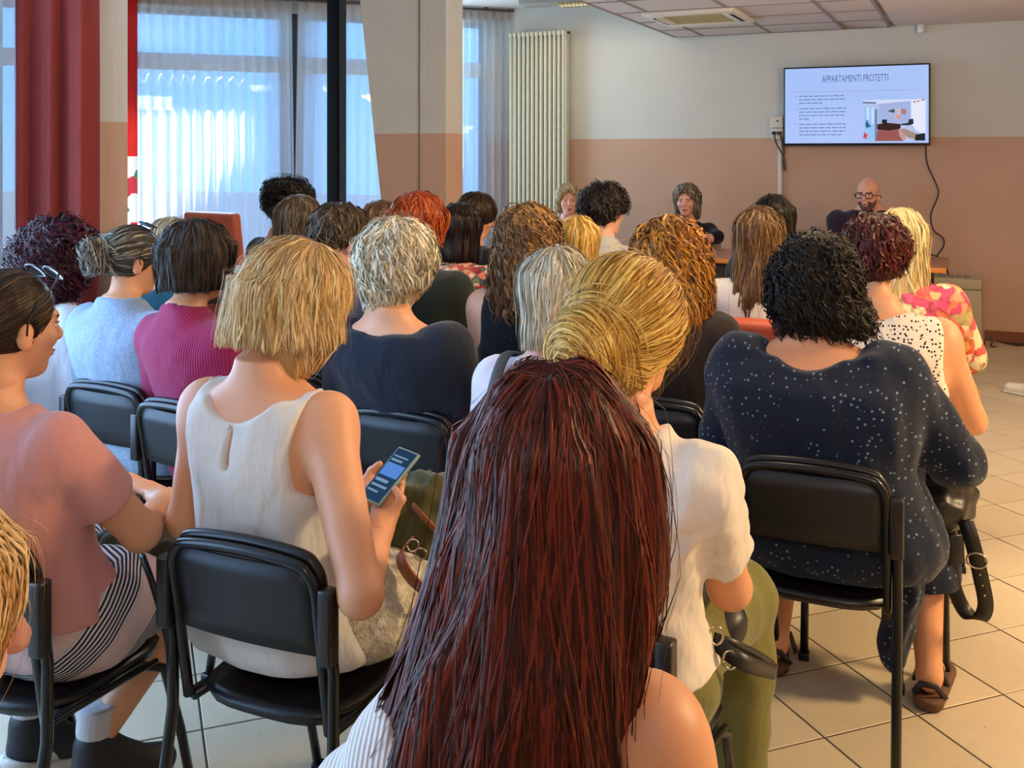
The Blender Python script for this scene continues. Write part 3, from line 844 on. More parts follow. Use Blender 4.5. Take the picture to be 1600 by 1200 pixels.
def make_glasses(info, kind='worn', up=0.0, mat=None, lens=None, name='eyeglasses', label=None, size=1.0, th=.0022, lift=.026):
    """spectacles: two rims with lenses, a bridge and two temple arms; up tilts them onto the hair"""
    R, hc, s, root = info['R'], info['hc'], info['s'], info['root']
    mat = mat or plain('black_frame', '17161a', .35)
    M = np.array(Matrix.Rotation(math.radians(up), 3, 'X')); k = size
    def P(x, y, z):
        q = M@np.array([x*k, y*k+.01, z*k])-np.array([0, .01, 0]); q = q+np.array([0, 0, .0 if up == 0 else lift])
        return Vector(hc+R@(q*s))
    fr = bmesh.new()
    for sx in (-1, 1):
        sq = lambda v: math.copysign(abs(v)**.6, v)
        ring = [P(sx*.034+.026*sq(math.cos(a)), .106-.05*max(0, abs(sx*.034+.026*sq(math.cos(a)))-.03), .006+.018*sq(math.sin(a))) for a in np.linspace(0, 2*PI, 29)]
        bm_tube(fr, ring, th*s, 6)
        bm_tube(fr, [P(sx*.060, .102, .008), P(sx*.074, .085, .008), P(sx*.083, .03, .006), P(sx*.085, -.01, .002), P(sx*.082, -.03, -.018)], .0026*s, 6, None)
    bm_tube(fr, [P(-.009, .108, .008), P(0, .111, .011), P(.009, .108, .008)], .0022*s, 6)
    o = put(name, finish(fr, name), root, mat)
    if label: o['label'] = label
    if lens:
        for sx in (-1, 1):
            bm = bmesh.new(); c = bm.verts.new(P(sx*.034, .107, .004)); vs = [bm.verts.new(P(sx*.034+.025*math.cos(a), .105-.05*max(0, abs(sx*.034+.025*math.cos(a))-.03), .004+.019*math.sin(a))) for a in np.linspace(0, 2*PI, 17)[:-1]]
            for i in range(16): bm.faces.new((c, vs[i], vs[(i+1) % 16]))
            put('lens', finish(bm, 'lens'), o, lens)
    return o
# ------------------------------------------------------------------ hair styles (shapes in head units around the centre of the head)
def colL(keys): return loft(keys, 2.0)
def st_bob(mat, L=.10, w=.105, d=.115, t=.022, yc=-.02, n=900, fr='H', flare=0, **kw):
    pr = [(fr, colL([(.06, 0, -.014, .075+t, .095+t), (-.02, 0, yc, w*.97, d*.97), (-L*.7, 0, yc, w+flare*.6, d+flare*.6), (-L+.008, 0, yc, w+flare-.004, d+flare-.004)]), .03)]+list(kw.pop('more', []))
    h = dict(mat=mat, t=t, prims=pr, sets=[dict(n=n, seg=13, step=.018)], hemH=-L-.012, lump=(.003, .035), lumpsq=(1, 1, .12))
    h.update(kw); return h
def st_long(mat, keys, t=.02, n=1200, seg=20, step=.022, **kw):
    sh = kw.pop('behind', .045)
    keys = [(k[0], k[1], k[2]-sh*min(1, max(0, (-.08-k[0])/.14)))+tuple(k[3:]) for k in keys]   # long hair lies over the back
    pr = [('Y', colL(keys), .035)]
    h = dict(mat=mat, t=t, prims=pr, sets=[dict(n=n, seg=seg, step=step, where='top'), dict(n=n//2, seg=seg//2, step=step)], zend=keys[0][0]-.0, lump=(.0035, .04), lumpsq=(1, 1, .10))
    h.update(kw); return h
def st_short(mat, t=.018, n=500, plane=(-.62, 1, .010), **kw):
    h = dict(mat=mat, t=t, plane=plane, sets=[dict(n=n, seg=6, step=.013, jit=.35)])
    h.update(kw); return h
def st_curly(mat, t=.035, n=900, prims=(), amp=.009, wl=.045, lump=(.006, .06), **kw):
    h = dict(mat=mat, t=t, prims=list(prims), lump=lump, sets=[dict(n=n, seg=12, step=.012, curl=(amp, wl), jit=.3, lift=(-.004, .010), w=.0045)])
    h.update(kw); return h
# ------------------------------------------------------------------ the room
YB = 9.5; ZC1, ZC2 = 2.68, 3.05; DADO = 1.717
def wall_paint(name, up, low):
    b = NB(name); p = b.coord('Position'); sx = b.n('ShaderNodeSeparateXYZ'); b.l(p, sx.inputs[0])
    n = b.noise(p, 2.2, 4); n2 = b.noise(p, 60, 3)
    edge = b.math('ADD', sx.outputs['Z'], b.math('MULTIPLY', b.noise(p, 14, 2), 0.004))
    m = b.math('GREATER_THAN', edge, DADO+.002)
    def tone(c):
        c = lin(c); return b.mix(n, tuple(x*.90 for x in c[:3]) + (1,), tuple(min(1, x*1.06) for x in c[:3]) + (1,))
    b.bsdf(b.mix(m, tone(low), tone(up)), .75, b.bump(n2, .25, .002), Specular_IOR_Level=.25)
    return b.m
M_wall = wall_paint('wall_paint', 'cac9c0', 'c39f87')
M_plaster = plain('ceiling_plaster', 'd2c6bd', .9, .03, 80, .2, .002)
def grooved(name, up, low):
    b = NB(name); p = b.coord('Position'); sx = b.n('ShaderNodeSeparateXYZ'); b.l(p, sx.inputs[0])
    ps = b.coord('Position', scale=(1, 1, .07)); n = b.noise(ps, 38, 4, .6); n3 = b.noise(p, 2.5, 3)
    m = b.math('GREATER_THAN', sx.outputs['Z'], DADO+.002)
    def tone(c):
        c = lin(c); return b.mix(n3, tuple(x*.9 for x in c[:3]) + (1,), tuple(min(1, x*1.05) for x in c[:3]) + (1,))
    b.bsdf(b.mix(m, tone(low), tone(up)), .8, b.bump(n, .4, .008), Specular_IOR_Level=.2)
    return b.m
M_pillar = grooved('board_formed_concrete_paint', 'cfccc4', 'c8a48e')
# floor: a grout bed with square tiles laid diagonally, each tile a piece of its own
M_grout = plain('grout', '382819', .9)
TS = .3145; GA, GB = 1.761, 2.298; rt = math.sqrt(.5)
floor = box('floor', (-2.0, 4.0, -.032), (12.0, 14.0, .06), M_grout); tag(floor, 'floor laid with pale square tiles set diagonally', None, None, 'structure')
def tile_mat():
    b = NB('floor_tile_glaze'); oi = b.n('ShaderNodeObjectInfo'); p = b.coord('Position')
    n = b.noise(p, 3.0, 4); n2 = b.noise(p, 26, 4, .65)
    c0 = b.mix(n2, lin('bbaa8e'), lin('cfc0a3')); c1 = b.mix(b.math('MULTIPLY', n, .35), c0, lin('b5a286'))
    hv = b.n('ShaderNodeHueSaturation'); b.l(c1, hv.inputs['Color'])
    b.l(b.math('ADD', b.math('MULTIPLY', oi.outputs['Random'], .10), .95), hv.inputs['Value'])
    spots = b.ramp(b.noise(p, 42, 1), [(.79, (0, 0, 0, 1)), (.81, (1, 1, 1, 1))])
    b.bsdf(b.mix(b.math('MULTIPLY', spots, .5), hv.outputs[0], lin('6a5a4a')), b.ramp(n2, [(0, (.30, .30, .30, 1)), (1, (.45, .45, .45, 1))]), b.bump(n, .15, .003), Specular_IOR_Level=.45)
    return b.m
M_tile = tile_mat()
def tile_mesh():
    bm = bmesh.new(); h = TS/2-.0029; t = .0
    lo = [bm.verts.new((sx*h, sy*h, -.008)) for sx, sy in ((-1, -1), (1, -1), (1, 1), (-1, 1))]
    mi = [bm.verts.new((sx*h, sy*h, -.0012)) for sx, sy in ((-1, -1), (1, -1), (1, 1), (-1, 1))]
    hi = [bm.verts.new((sx*(h-.0016), sy*(h-.0016), 0)) for sx, sy in ((-1, -1), (1, -1), (1, 1), (-1, 1))]
    bm.faces.new(hi)
    for a, b_ in ((lo, mi), (mi, hi)):
        for i in range(4): bm.faces.new((a[i], a[(i+1) % 4], b_[(i+1) % 4], b_[i]))
    return finish(bm, 'tile', False)
tme = tile_mesh(); tme.materials.append(M_tile)
ntile = 0; rest = bmesh.new(); rr = random.Random(5)
cand = []
for i in range(-30, 40):
    for j in range(-30, 40):
        a = GA+(i+.5)*TS; b_ = GB+(j+.5)*TS
        x = (a-b_)*rt; y = (a+b_)*rt
        if not (-7.4 < x < 3.6 and -2.6 < y < YB-.1): continue
        if x < -4.1 and (y-3.4) < -(x+4.1)*.98: continue
        if (YB-y) < 0 or (x+4.2)-(y-YB) < .1: continue
        d = np.array((x, y)); Zc = d@FW; vis = False
        if Zc > .6:
            px = 800+FPX*(d@RT)/Zc; py = HOR+FPX*CAM_H/Zc
            vis = (-60 < px < 1660 and py < 1290 and (px > 1120 or (py > 980 and px < 720)))
        cand.append((not vis, Zc, x, y))
cand.sort()
for nv, Zc, x, y in cand:
    if not nv and ntile < 290:
        o = bpy.data.objects.new('tile', tme); C.objects.link(o); o.parent = floor
        o.location = (x+2.0, y-4.0, .032+rr.uniform(-.0004, .0004)); o.rotation_euler = (rr.uniform(-.0012, .0012), rr.uniform(-.0012, .0012), PI/4); ntile += 1
    else:
        r = bmesh.ops.create_grid(rest, x_segments=1, y_segments=1, size=TS/2-.002)
        bmesh.ops.rotate(rest, verts=r['verts'], cent=(0, 0, 0), matrix=Matrix.Rotation(PI/4, 3, 'Z')); bmesh.ops.translate(rest, verts=r['verts'], vec=(x+2, y-4, .0317))
ro = put('far_tiles', finish(rest, 'far_tiles', False), floor, M_tile); ro['kind'] = 'stuff'
# walls
def wall(name, c, sz, rz=0, mat=None, label=None):
    o = box(name, c, sz, mat or M_wall, rz=rz); return tag(o, label, None, None, 'structure')
wall('wall_back', (-.35, YB+.08, 1.6), (8.1, .16, 3.3), label='back wall painted cream above and peach below')
wall('wall_right', (3.7, 3.6, 1.6), (.16, 12.2, 3.3), label='right wall in cream and peach')
wall('wall_behind', (-.2, -2.45, 1.6), (8.0, .16, 3.3), label='wall behind the audience')
# slanted window wall: u runs along it from the back corner, offset d towards the room
WC = np.array((-4.31, 9.5)); WD = np.array((-rt, -rt)); WN = np.array((rt, -rt))
def W(u, z, d=0.0): p = WC+WD*u+WN*d; return Vector((p[0], p[1], z))
WRZ = math.radians(45)
M_alu = plain('dark_aluminium', '565d61', .4, .03)
M_glass = None
def glass():
    b = NB('window_glass'); t = b.n('ShaderNodeBsdfTransparent'); t.inputs[0].default_value = (.93, .97, .97, 1)
    g = b.n('ShaderNodeBsdfGlossy'); g.inputs['Roughness'].default_value = .02; mx = b.n('ShaderNodeMixShader'); mx.inputs[0].default_value = .06
    b.l(t.outputs[0], mx.inputs[1]); b.l(g.outputs[0], mx.inputs[2]); b.l(mx.outputs[0], b.out.inputs[0]); return b.m
M_glass = glass()
def wbox(name, u0, u1, z0, z1, d, th, mat, parent=None):
    p = W((u0+u1)/2, (z0+z1)/2, d); o = box(name, p, (abs(u1-u0), th, z1-z0), mat, None, rz=WRZ)
    if parent: o.parent = parent; o.matrix_parent_inverse = parent.matrix_basis.inverted()
    return o
ww = wbox('wall_window', -.05, 5.2, 2.91, 3.2, -.22, .2, M_wall); tag(ww, 'lintel over the slanted window wall', None, None, 'structure')
wq = wbox('wall_corner', -.1, .24, 0, 2.91, -.22, .2, M_wall); tag(wq, 'narrow wall between window and back corner', None, None, 'structure')
wl = wbox('wall_far_left', 5.0, 5.2, 0, 2.91, -.22, .2, M_wall); tag(wl, 'wall at the left end of the slanted window', None, None, 'structure')
def window(n, u0, u1, zs=(.1, 2.35, 2.50, 2.91), parent=None):
    w = wbox('window_%d' % n, u0, u1, 0, .1, -.2, .12, M_alu); tag(w, 'dark framed window behind the sheer curtains' if n == 1 else 'dark framed window nearer the radiator', None, None, 'structure')
    for a, b_ in ((u0, u0+.06), (u1-.06, u1)): wbox('window_frame', a, b_, .1, 2.91, -.2, .09, M_alu, w)
    wbox('transom', u0+.06, u1-.06, zs[1], zs[2], -.2, .09, plain('transom_pale', 'c4d0d8', .5), w); wbox('window_frame', u0+.06, u1-.06, 2.86, 2.91, -.2, .09, M_alu, w)
    wbox('pane', u0+.06, u1-.06, .1, zs[1], -.2, .008, M_glass, w); wbox('pane', u0+.06, u1-.06, zs[2], 2.86, -.2, .008, M_glass, w)
    return w
window(1, 2.25, 5.0); window(2, .24, 2.17)
mu = wbox('window_mullion', 2.17, 2.25, 0, 2.91, -.2, .12, plain('mullion_dark', '1f2c33', .5)); tag(mu, 'slim dark mullion between the two windows', None, None, 'structure')
wall('wall_bay', (-6.05, 4.50, 1.6), (4.63, .14, 3.3), math.radians(-32.9), label='wall closing the window bay')
# left wall with its own window close to the audience
wall('wall_left', (-3.97, .75, 2.98), (.16, 6.0, .45), label='lintel above the near left windows')
wall('wall_left_sill', (-3.97, .75, .12), (.16, 6.0, .24), label='low sill wall under the near left windows')
w3 = box('window_3', (-3.97, .75, .27), (.12, 5.7, .06), M_alu); tag(w3, 'long window on the left behind a sheer curtain', None, None, 'structure')
for y in (-2.1, -.7, .7, 2.1, 3.5):
    o = box('window_frame', (0, y-.75, 1.23), (.09, .08, 2.45), M_alu, w3)
for y in (-1.4, 0, 1.4, 2.8): box('pane', (0, y-.75, 1.23), (.008, 1.32, 2.4), M_glass, w3)
# ceilings
def slab(name, pts, z0, z1, mat):
    bm = bmesh.new(); f = [bm.verts.new((x, y, z0)) for x, y in pts]; g = [bm.verts.new((x, y, z1)) for x, y in pts]; n = len(pts)
    bm.faces.new(f); bm.faces.new(g)
    for i in range(n): bm.faces.new((f[i], f[(i+1) % n], g[(i+1) % n], g[i]))
    bmesh.ops.recalc_face_normals(bm, faces=bm.faces); return put(name, finish(bm, name, False), None, mat)
wa, wb = W(-.25, 0, -.12), W(5.2, 0, -.12)
c1 = slab('ceiling', [(3.75, -2.5), (3.75, 9.6), (-4.1, 9.6), (wa.x, wa.y), (wb.x, wb.y), (-4.2, 3.3), (-4.02, 3.2), (-4.02, -2.5)], ZC2, ZC2+.15, M_plaster); tag(c1, 'high white plaster ceiling', None, None, 'structure')
M_ctile = plain('ceiling_tile', 'cbbdb4', .95, .05, 130, .35, .002)
M_tbar = plain('ceiling_grid_bar', '8d8078', .6)
dc = box('ceiling_dropped', (.5, 3.45, ZC1+.195), (6.24, 12.1, .35), M_plaster); tag(dc, 'lower ceiling of square panels in a metal grid', None, None, 'structure')
# the plaster field right of the grid hangs level with it
sl = box('ceiling_plaster_field', (1.48, 3.45, ZC1+.02), (4.28, 12.1, .04), M_plaster); tag(sl, 'plain plaster field right of the ceiling panels', None, None, 'structure')
XG = [-2.62, -2.35, -1.73, -1.09, -.70]; YG = [9.49, 8.93, 8.31, 7.69, 7.07, 6.45, 5.83, 5.21]
AC = (-2.40, -1.68, 7.70, 8.50)
for i in range(4):
    for j in range(len(YG)-1):
        x0, x1, y1, y0 = XG[i], XG[i+1], YG[j], YG[j+1]
        cx, cy = (x0+x1)/2, (y0+y1)/2
        if i == 1 and j in (1, 2): 
            y0b, y1b = (8.50, YG[1]) if j == 1 else (YG[3], 7.70)
            if y1b-y0b < .03: continue
            y0, y1, cy = y0b, y1b, (y0b+y1b)/2
        bm = bmesh.new(); 
        if i == 3 and j == 0:
            bm_box(bm, (0, 0, 0), (x1-x0-.02, (y1-y0)*.55, .016)); o = put('ceiling_panel', finish(bm, 'ceiling_panel', False), None, M_ctile, (cx, y1-(y1-y0)*.30, ZC1+.022), (math.radians(-2), math.radians(4), math.radians(7)))
        else:
            bm_box(bm, (0, 0, 0), (x1-x0-.018, y1-y0-.018, .016), bev=.003, segs=1); o = put('ceiling_panel', finish(bm, 'ceiling_panel', False), None, M_ctile, (cx, cy, ZC1+rr.uniform(.006, .010)))
        o.parent = dc; o.matrix_parent_inverse = Matrix.Translation(-dc.location)
bm = bmesh.new()
for x in XG: bm_box(bm, (x-.5, (YG[0]+YG[-1])/2-3.45, -.20+.004), (.024, YG[0]-YG[-1], .008))
for y in YG: bm_box(bm, ((XG[0]+XG[-1])/2-.5, y-3.45, -.20+.0035), (XG[-1]-XG[0], .024, .008))
put('ceiling_grid', finish(bm, 'ceiling_grid', False), dc, M_tbar)
bk = box('gap_shade', (-.895-.5, 9.02-3.45, -.158), (.36, .20, .006), plain('void_shade', '17130f', .9), dc)  # dark sheet stands in for the shade inside the open gap
# cassette air conditioner
M_acw = plain('ac_white', 'd9d2c2', .45); M_acg = plain('ac_grille', 'b3a578', .6)
ac = empty('air_conditioner', ((AC[0]+AC[1])/2, (AC[2]+AC[3])/2, ZC1)); tag(ac, 'square white air conditioning cassette set in the panel ceiling', 'air conditioner')
bm = bmesh.new(); L, Wd = (AC[1]-AC[0])/2, (AC[3]-AC[2])/2
bm_box(bm, (0, Wd-.06, -.012), (2*L, .12, .04), bev=.008); bm_box(bm, (0, -Wd+.06, -.012), (2*L, .12, .04), bev=.008)
bm_box(bm, (L-.06, 0, -.012), (.12, 2*Wd-.24, .04), bev=.008); bm_box(bm, (-L+.06, 0, -.012), (.12, 2*Wd-.24, .04), bev=.008)
put('frame', finish(bm, 'frame'), ac, M_acw)
box('intake_grille', (0, 0, -.010), (2*L-.25, 2*Wd-.25, .02), M_acg, ac, bev=.004)
for k in range(9): box('grille_slat', (0, -Wd+.16+k*(2*Wd-.32)/8, -.024), (2*L-.28, .012, .008), M_acg, ac)
for sx in (-1, 1): 
    box('air_slot', (sx*(L-.055), 0, -.031), (.030, 2*Wd-.34, .006), plain('void_shade', '17130f', .9), ac)  # dark strip: the slot's shade put into its colour
    box('air_flap', (sx*(L-.075), 0, -.036), (.018, 2*Wd-.36, .006), M_acw, ac)
# louvred lamp on the high ceiling by the back corner
lm = empty('ceiling_lamp', (-3.42, 8.93, 2.965)); tag(lm, 'long louvred strip lamp on the high ceiling by the back corner', 'lamp')
box('housing', (0, 0, .045), (1.05, .26, .07), plain('lamp_housing', '8f887c', .5), lm, bev=.006)
b = NB('lamp_tube'); e = b.n('ShaderNodeEmission'); e.inputs[0].default_value = (1, .80, .5, 1); e.inputs[1].default_value = 1.6; b.l(e.outputs[0], b.out.inputs[0])
tube('lamp_tube', [(-.15, 0, -.0), (.5, 0, -.0)], .013, b.m, lm)
for k in range(17): box('louvre', (-.14+k*.038, 0, -.002), (.004, .22, .03), plain('louvre_metal', 'd8c9a0', .3), lm)
# pillars (they lean out towards the windows)
def pillar(name, xr, xl0, xl1, y, d, label):
    o = prism(name, [(xr, 0), (xr, 3.1), (xl1, 3.1), (xl0, 0)], y, y+d, M_pillar); tag(o, label, None, None, 'structure')
    n = 3
    return o
pilB = pillar('pillar', -3.41, -3.79, -4.17, 6.36, .26, 'board-marked pillar with a slanted left side between the windows')
pB_ = pillar('pillar', 0, -.22, -.24, 0, .26, 'board-marked pillar beside the dark red drape')
pB_.location = (-3.475, 3.465, 0); pB_.rotation_euler = (0, 0, PI/4)
for zsg, (x0, x1) in enumerate(((-3.625, -3.62),)):
    box('joint', ((x0+x1)/2, 6.357, 1.55), (.006, .008, 3.1), plain('joint_dark', '6b5f52', .9), pilB)
# dark steel post in front of the window wall
pc = at(526, 239, 9.15)
ps = empty('steel_post', (pc.x, pc.y, 0)); tag(ps, 'black steel post in front of the sheer curtains', 'post')
M_post = plain('post_black', '08080a', .9, Specular_IOR_Level=.1); M_post_lit = plain('post_black_lit', '221f20', .8, Specular_IOR_Level=.2)  # second black is lighter: light on the right face put into colour
box('post_core', (0, 0, 1.52), (.115, .14, 3.04), M_post, ps, bev=.006); box('post_lit_face', (.060, 0, 1.52), (.006, .10, 3.04), M_post_lit, ps); box('base_plate', (0, 0, .008), (.22, .24, .014), M_post, ps)
# baseboard
bb = box('baseboard_back', (1.85, YB-.008, .045), (3.6, .016, .09), plain('baseboard_wood', '7a4526', .5)); tag(bb, 'brown skirting board on the back wall', None, None, 'structure')
bb = box('baseboard_left_part', (-2.1, YB-.008, .045), (3.1, .016, .09), plain('baseboard_wood', '7a4526', .5)); tag(bb, 'brown skirting board behind the speakers', None, None, 'structure'); bb.name = 'baseboard_back'
# outside: added tapered sun blocker, roof overhang, added sun-blocking wall, ground
M_out = plain('outside_render', 'c9cdd0', .9, .05)
o = prism('sun_patch_blocker', [(4.91, 9), (4.91, 5.31), (4.72, 4.52), (3.64, 0), (6.6, 0), (6.6, 9)], 0, .25, M_out); o.rotation_euler = (0, 0, PI/2); o.location = (-12.0, 0, 0); tag(o, 'added unseen tapered slab that shapes the sun patch', None, None, 'structure')  # added unseen slab; its outline cuts the edge of the sun patch
o = wbox('roof_overhang', -1.0, 5.5, 3.0, 3.18, -.345, .20, M_out); tag(o, 'unseen roof overhang shading the top of the slanted windows', None, None, 'structure')  # out of view; depth set so its shade ends at the sun patch
o = box('sun_blocker_wall', (-9.2, -5.2, 3.5), (.3, 14.5, 7.4), M_out); tag(o, 'added unseen wall keeping the sun off the near left windows', None, None, 'structure')  # added unseen wall that blocks sun from the near left windows
o = box('ground', (-18, 14, -.25), (44, 44, .2), plain('yard_paving', '3a4a5c', .9)); tag(o, 'paved yard outside', None, None, 'structure')

# ------------------------------------------------------------------ curtains
def sheer_mat(name, col, tr, tl, dense=None):
    b = NB(name); t = b.n('ShaderNodeBsdfTransparent'); l_ = b.n('ShaderNodeBsdfTranslucent'); d = b.n('ShaderNodeBsdfDiffuse'); c = lin(col)
    t.inputs[0].default_value = (1, 1, 1, 1); l_.inputs[0].default_value = c; d.inputs[0].default_value = c
    w = b.n('ShaderNodeTexWave', wave_type='BANDS', bands_direction='X'); w.inputs['Scale'].default_value = 3.2; w.inputs['Distortion'].default_value = 2.5; w.inputs['Detail'].default_value = 2
    b.l(b.coord(scale=(1, 1, .04)), w.inputs['Vector'])
    m1 = b.n('ShaderNodeMixShader'); m1.inputs[0].default_value = tl; b.l(d.outputs[0], m1.inputs[1]); b.l(l_.outputs[0], m1.inputs[2])
    m2 = b.n('ShaderNodeMixShader'); b.l(m1.outputs[0], m2.inputs[1]); b.l(t.outputs[0], m2.inputs[2])
    f = b.ramp(w.outputs['Fac'], [(0, (tr*.7,)*3 + (1,)), (1, (tr*1.25,)*3 + (1,))])
    if dense:                                                # gathered, closer cloth at one end
        sx = b.n('ShaderNodeSeparateXYZ'); b.l(b.coord(), sx.inputs[0]); mr = b.n('ShaderNodeMapRange'); b.l(sx.outputs['X'], mr.inputs[0])
        mr.inputs[1].default_value, mr.inputs[2].default_value, mr.inputs[3].default_value = dense[0], dense[1], .12; f = b.math('MULTIPLY', f, mr.outputs[0])
    b.l(f, m2.inputs[0])
    b.l(m2.outputs[0], b.out.inputs[0]); return b.m
M_sheer = sheer_mat('sheer_voile', 'eef2f5', .38, .72)
M_sheerA = sheer_mat('sheer_voile_gathered', 'f2f3f2', .38, .72, (-.98, -.74)); M_sheerB = sheer_mat('sheer_voile_gathered_end', 'f2f3f2', .38, .72, (.50, .28))
def curtain(name, pa, pb, z0, z1, mat, label, cat, folds=9, amp=.03, seed=1, pinch=0.0, side=None, nz=14, group=None, heading=True, hmat=None):
    """hanging cloth from pa to pb with folds that open towards the hem"""
    r = np.random.RandomState(seed); pa = np.array(pa[:2], float); pb = np.array(pb[:2], float); L = np.linalg.norm(pb-pa); t = (pb-pa)/L; nn = np.array((t[1], -t[0]))
    nu = int(folds*10); us = np.linspace(0, 1, nu); ph = np.cumsum(r.uniform(.7, 1.3, nu)); ph = ph/ph[-1]*folds*2*PI
    V = []
    for k in range(nz+1):
        f = k/nz; z = z1+(z0-z1)*f; a = amp*(.45+.75*min(1, f*2.5))
        w = a*(np.sin(ph)+.35*np.sin(2.1*ph+f*1.3+seed))
        uu = us.copy()
        if pinch: uu = us if side is None else np.where(True, (us if side == 'b' else us), us)
        e0 = pinch*f if side == 'a' else 0; e1 = pinch*f if side == 'b' else 0
        ul = -e0+(1+e0+e1)*us
        p = pa[None]+t[None]*(ul*L)[:, None]+nn[None]*w[:, None]
        V.append(np.c_[p, np.full(nu, z)])
    V = np.concatenate(V); idx = np.arange((nz+1)*nu).reshape(nz+1, nu)
    q = np.stack([idx[:-1, :-1], idx[1:, :-1], idx[1:, 1:], idx[:-1, 1:]], -1).reshape(-1, 4)
    root = empty(name, (*(pa+pb)/2, 0)); tag(root, label, cat, group)
    off = np.array([*(pa+pb)/2, 0]); rz = math.atan2(t[1], t[0]); root.rotation_euler = (0, 0, rz)
    cz, sz = math.cos(-rz), math.sin(-rz); V = V-off; V = np.c_[V[:, 0]*cz-V[:, 1]*sz, V[:, 0]*sz+V[:, 1]*cz, V[:, 2]]
    put('cloth', np_mesh('cloth', V, q, mat), root)
    if heading:
        sel = V.reshape(nz+1, nu, 3)[0]; bm = bmesh.new(); pr = None
        for (x, y, z) in sel[::2]:
            a = bm.verts.new((x, y-.006, z1+.004)); b_ = bm.verts.new((x, y-.006, z1-.085))
            if pr: bm.faces.new((pr[0], pr[1], b_, a))
            pr = (a, b_)
        put('heading_tape', finish(bm, 'heading_tape'), root, hmat or cloth('heading_tape', 'b9aca6', .9))
    return root
pA = lambda u, d=.0: W(u, 0, d)
G_SH = 'sheer curtains over the slanted windows'
curtain('sheer_curtain', pA(2.235), pA(4.3), .03, 3.0, M_sheerA, 'wide white sheer curtain with a sunlit patch, left of the dark gap', 'curtain', 20, .026, 3, .02, 'a')
curtain('sheer_curtain', pA(1.02), pA(2.175), .03, 3.0, M_sheerB, 'white sheer curtain behind the black steel post', 'curtain', 11, .026, 4, .045, 'b')
curtain('sheer_curtain', pA(.03), pA(.98), .03, 3.0, M_sheer, 'blue-grey sheer curtain between pillar and radiator', 'curtain', 12, .030, 5)
rail = empty('curtain_rail', W(2.0, 3.015, 0), WRZ); tag(rail, 'thin dark curtain rail above the slanted windows', 'rail')
box('track', (0, 0, .012), (4.0, .03, .022), plain('rail_dark', '4a423c', .5), rail); 
for u in (-1.7, 0, 1.7): box('bracket', (u, 0, .028), (.03, .04, .016), plain('rail_dark', '4a423c', .5), rail)
M_red = cloth('red_drape', '80342e', .95, 260, .3, None, .0)
curtain('red_drape', (-3.775, 3.13), (-3.455, 3.275), .04, 3.0, M_red, 'dark red drape hanging beside the near pillar on the left', 'drape', 2.7, .024, 8, heading=False)
curtain('sheer_curtain', (-3.80, -1.9), (-3.80, 3.24), .04, 2.95, M_sheer, 'sheer curtain at the left edge beside the dark red drape', 'curtain', 34, .028, 9, heading=False)
def drape2():
    b = NB('red_drape_floral'); p = b.coord('Position'); sx = b.n('ShaderNodeSeparateXYZ'); b.l(p, sx.inputs[0])
    vo = b.n('ShaderNodeTexVoronoi'); vo.inputs['Scale'].default_value = 8; b.l(p, vo.inputs['Vector']); sc = b.n('ShaderNodeSeparateColor'); b.l(vo.outputs['Color'], sc.inputs[0])
    fl = b.ramp(sc.outputs[0], [(0, lin('e9e6e0')), (.55, lin('c8404a')), (.72, lin('4f8a5a')), (.85, lin('e9e6e0'))], 'CONSTANT')
    col = b.mix(b.math('GREATER_THAN', sx.outputs['Z'], 1.55), fl, lin('d8332e'))
    d = b.n('ShaderNodeBsdfDiffuse'); t = b.n('ShaderNodeBsdfTranslucent'); m = b.n('ShaderNodeMixShader'); m.inputs[0].default_value = .55
    b.l(col, d.inputs[0]); b.l(col, t.inputs[0]); b.l(d.outputs[0], m.inputs[1]); b.l(t.outputs[0], m.inputs[2]); b.l(m.outputs[0], b.out.inputs[0]); return b.m
curtain('red_drape', W(3.60, 0, .10), W(4.25, 0, .10), .03, 3.0, drape2(), 'bright red drape with floral lower part, right of the near pillar', 'drape', 4, .03, 12, heading=False)

# ------------------------------------------------------------------ things on the back wall
rad = empty('radiator', (-4.0, 9.40, 0)); tag(rad, 'tall cream column radiator on the back wall by the curtain', 'radiator')
M_rad = plain('radiator_enamel', 'c9c2a8', .35, .02)
bm = bmesh.new(); bm_tube(bm, smooth_path([(0, 0, .34), (0, 0, .35), (0, 0, 1.5), (0, 0, 2.76), (0, 0, 2.785)], 1), [.010, .0155, .0155, .0155, .010], 10); rme = finish(bm, 'column'); rme.materials.append(M_rad)
NCOL = 13; pitch = .0475
for k in range(NCOL):
    for r_ in (0, 1):
        o = bpy.data.objects.new('column', rme); C.objects.link(o); o.parent = rad; o.location = ((k-(NCOL-1)/2)*pitch, -.03+r_*.06, 0)
for z in (.36, 2.765):
    bm = bmesh.new()
    for k in range(NCOL): bm_box(bm, ((k-(NCOL-1)/2)*pitch, 0, z), (.040, .095, .05), bev=.012)
    put('header', finish(bm, 'header'), rad, M_rad)
box('end_cap', (NCOL/2*pitch+.004, 0, 1.56), (.012, .09, 2.44), M_rad, rad, bev=.004); tube('valve', [(NCOL/2*pitch+.01, 0, 2.765), (NCOL/2*pitch+.035, 0, 2.765)], .012, plain('valve_dark', '3a3630', .4), rad)
for sx in (-.2, .2): tube('pipe', [(sx, 0, .36), (sx, 0, .0)], .011, M_rad, rad)
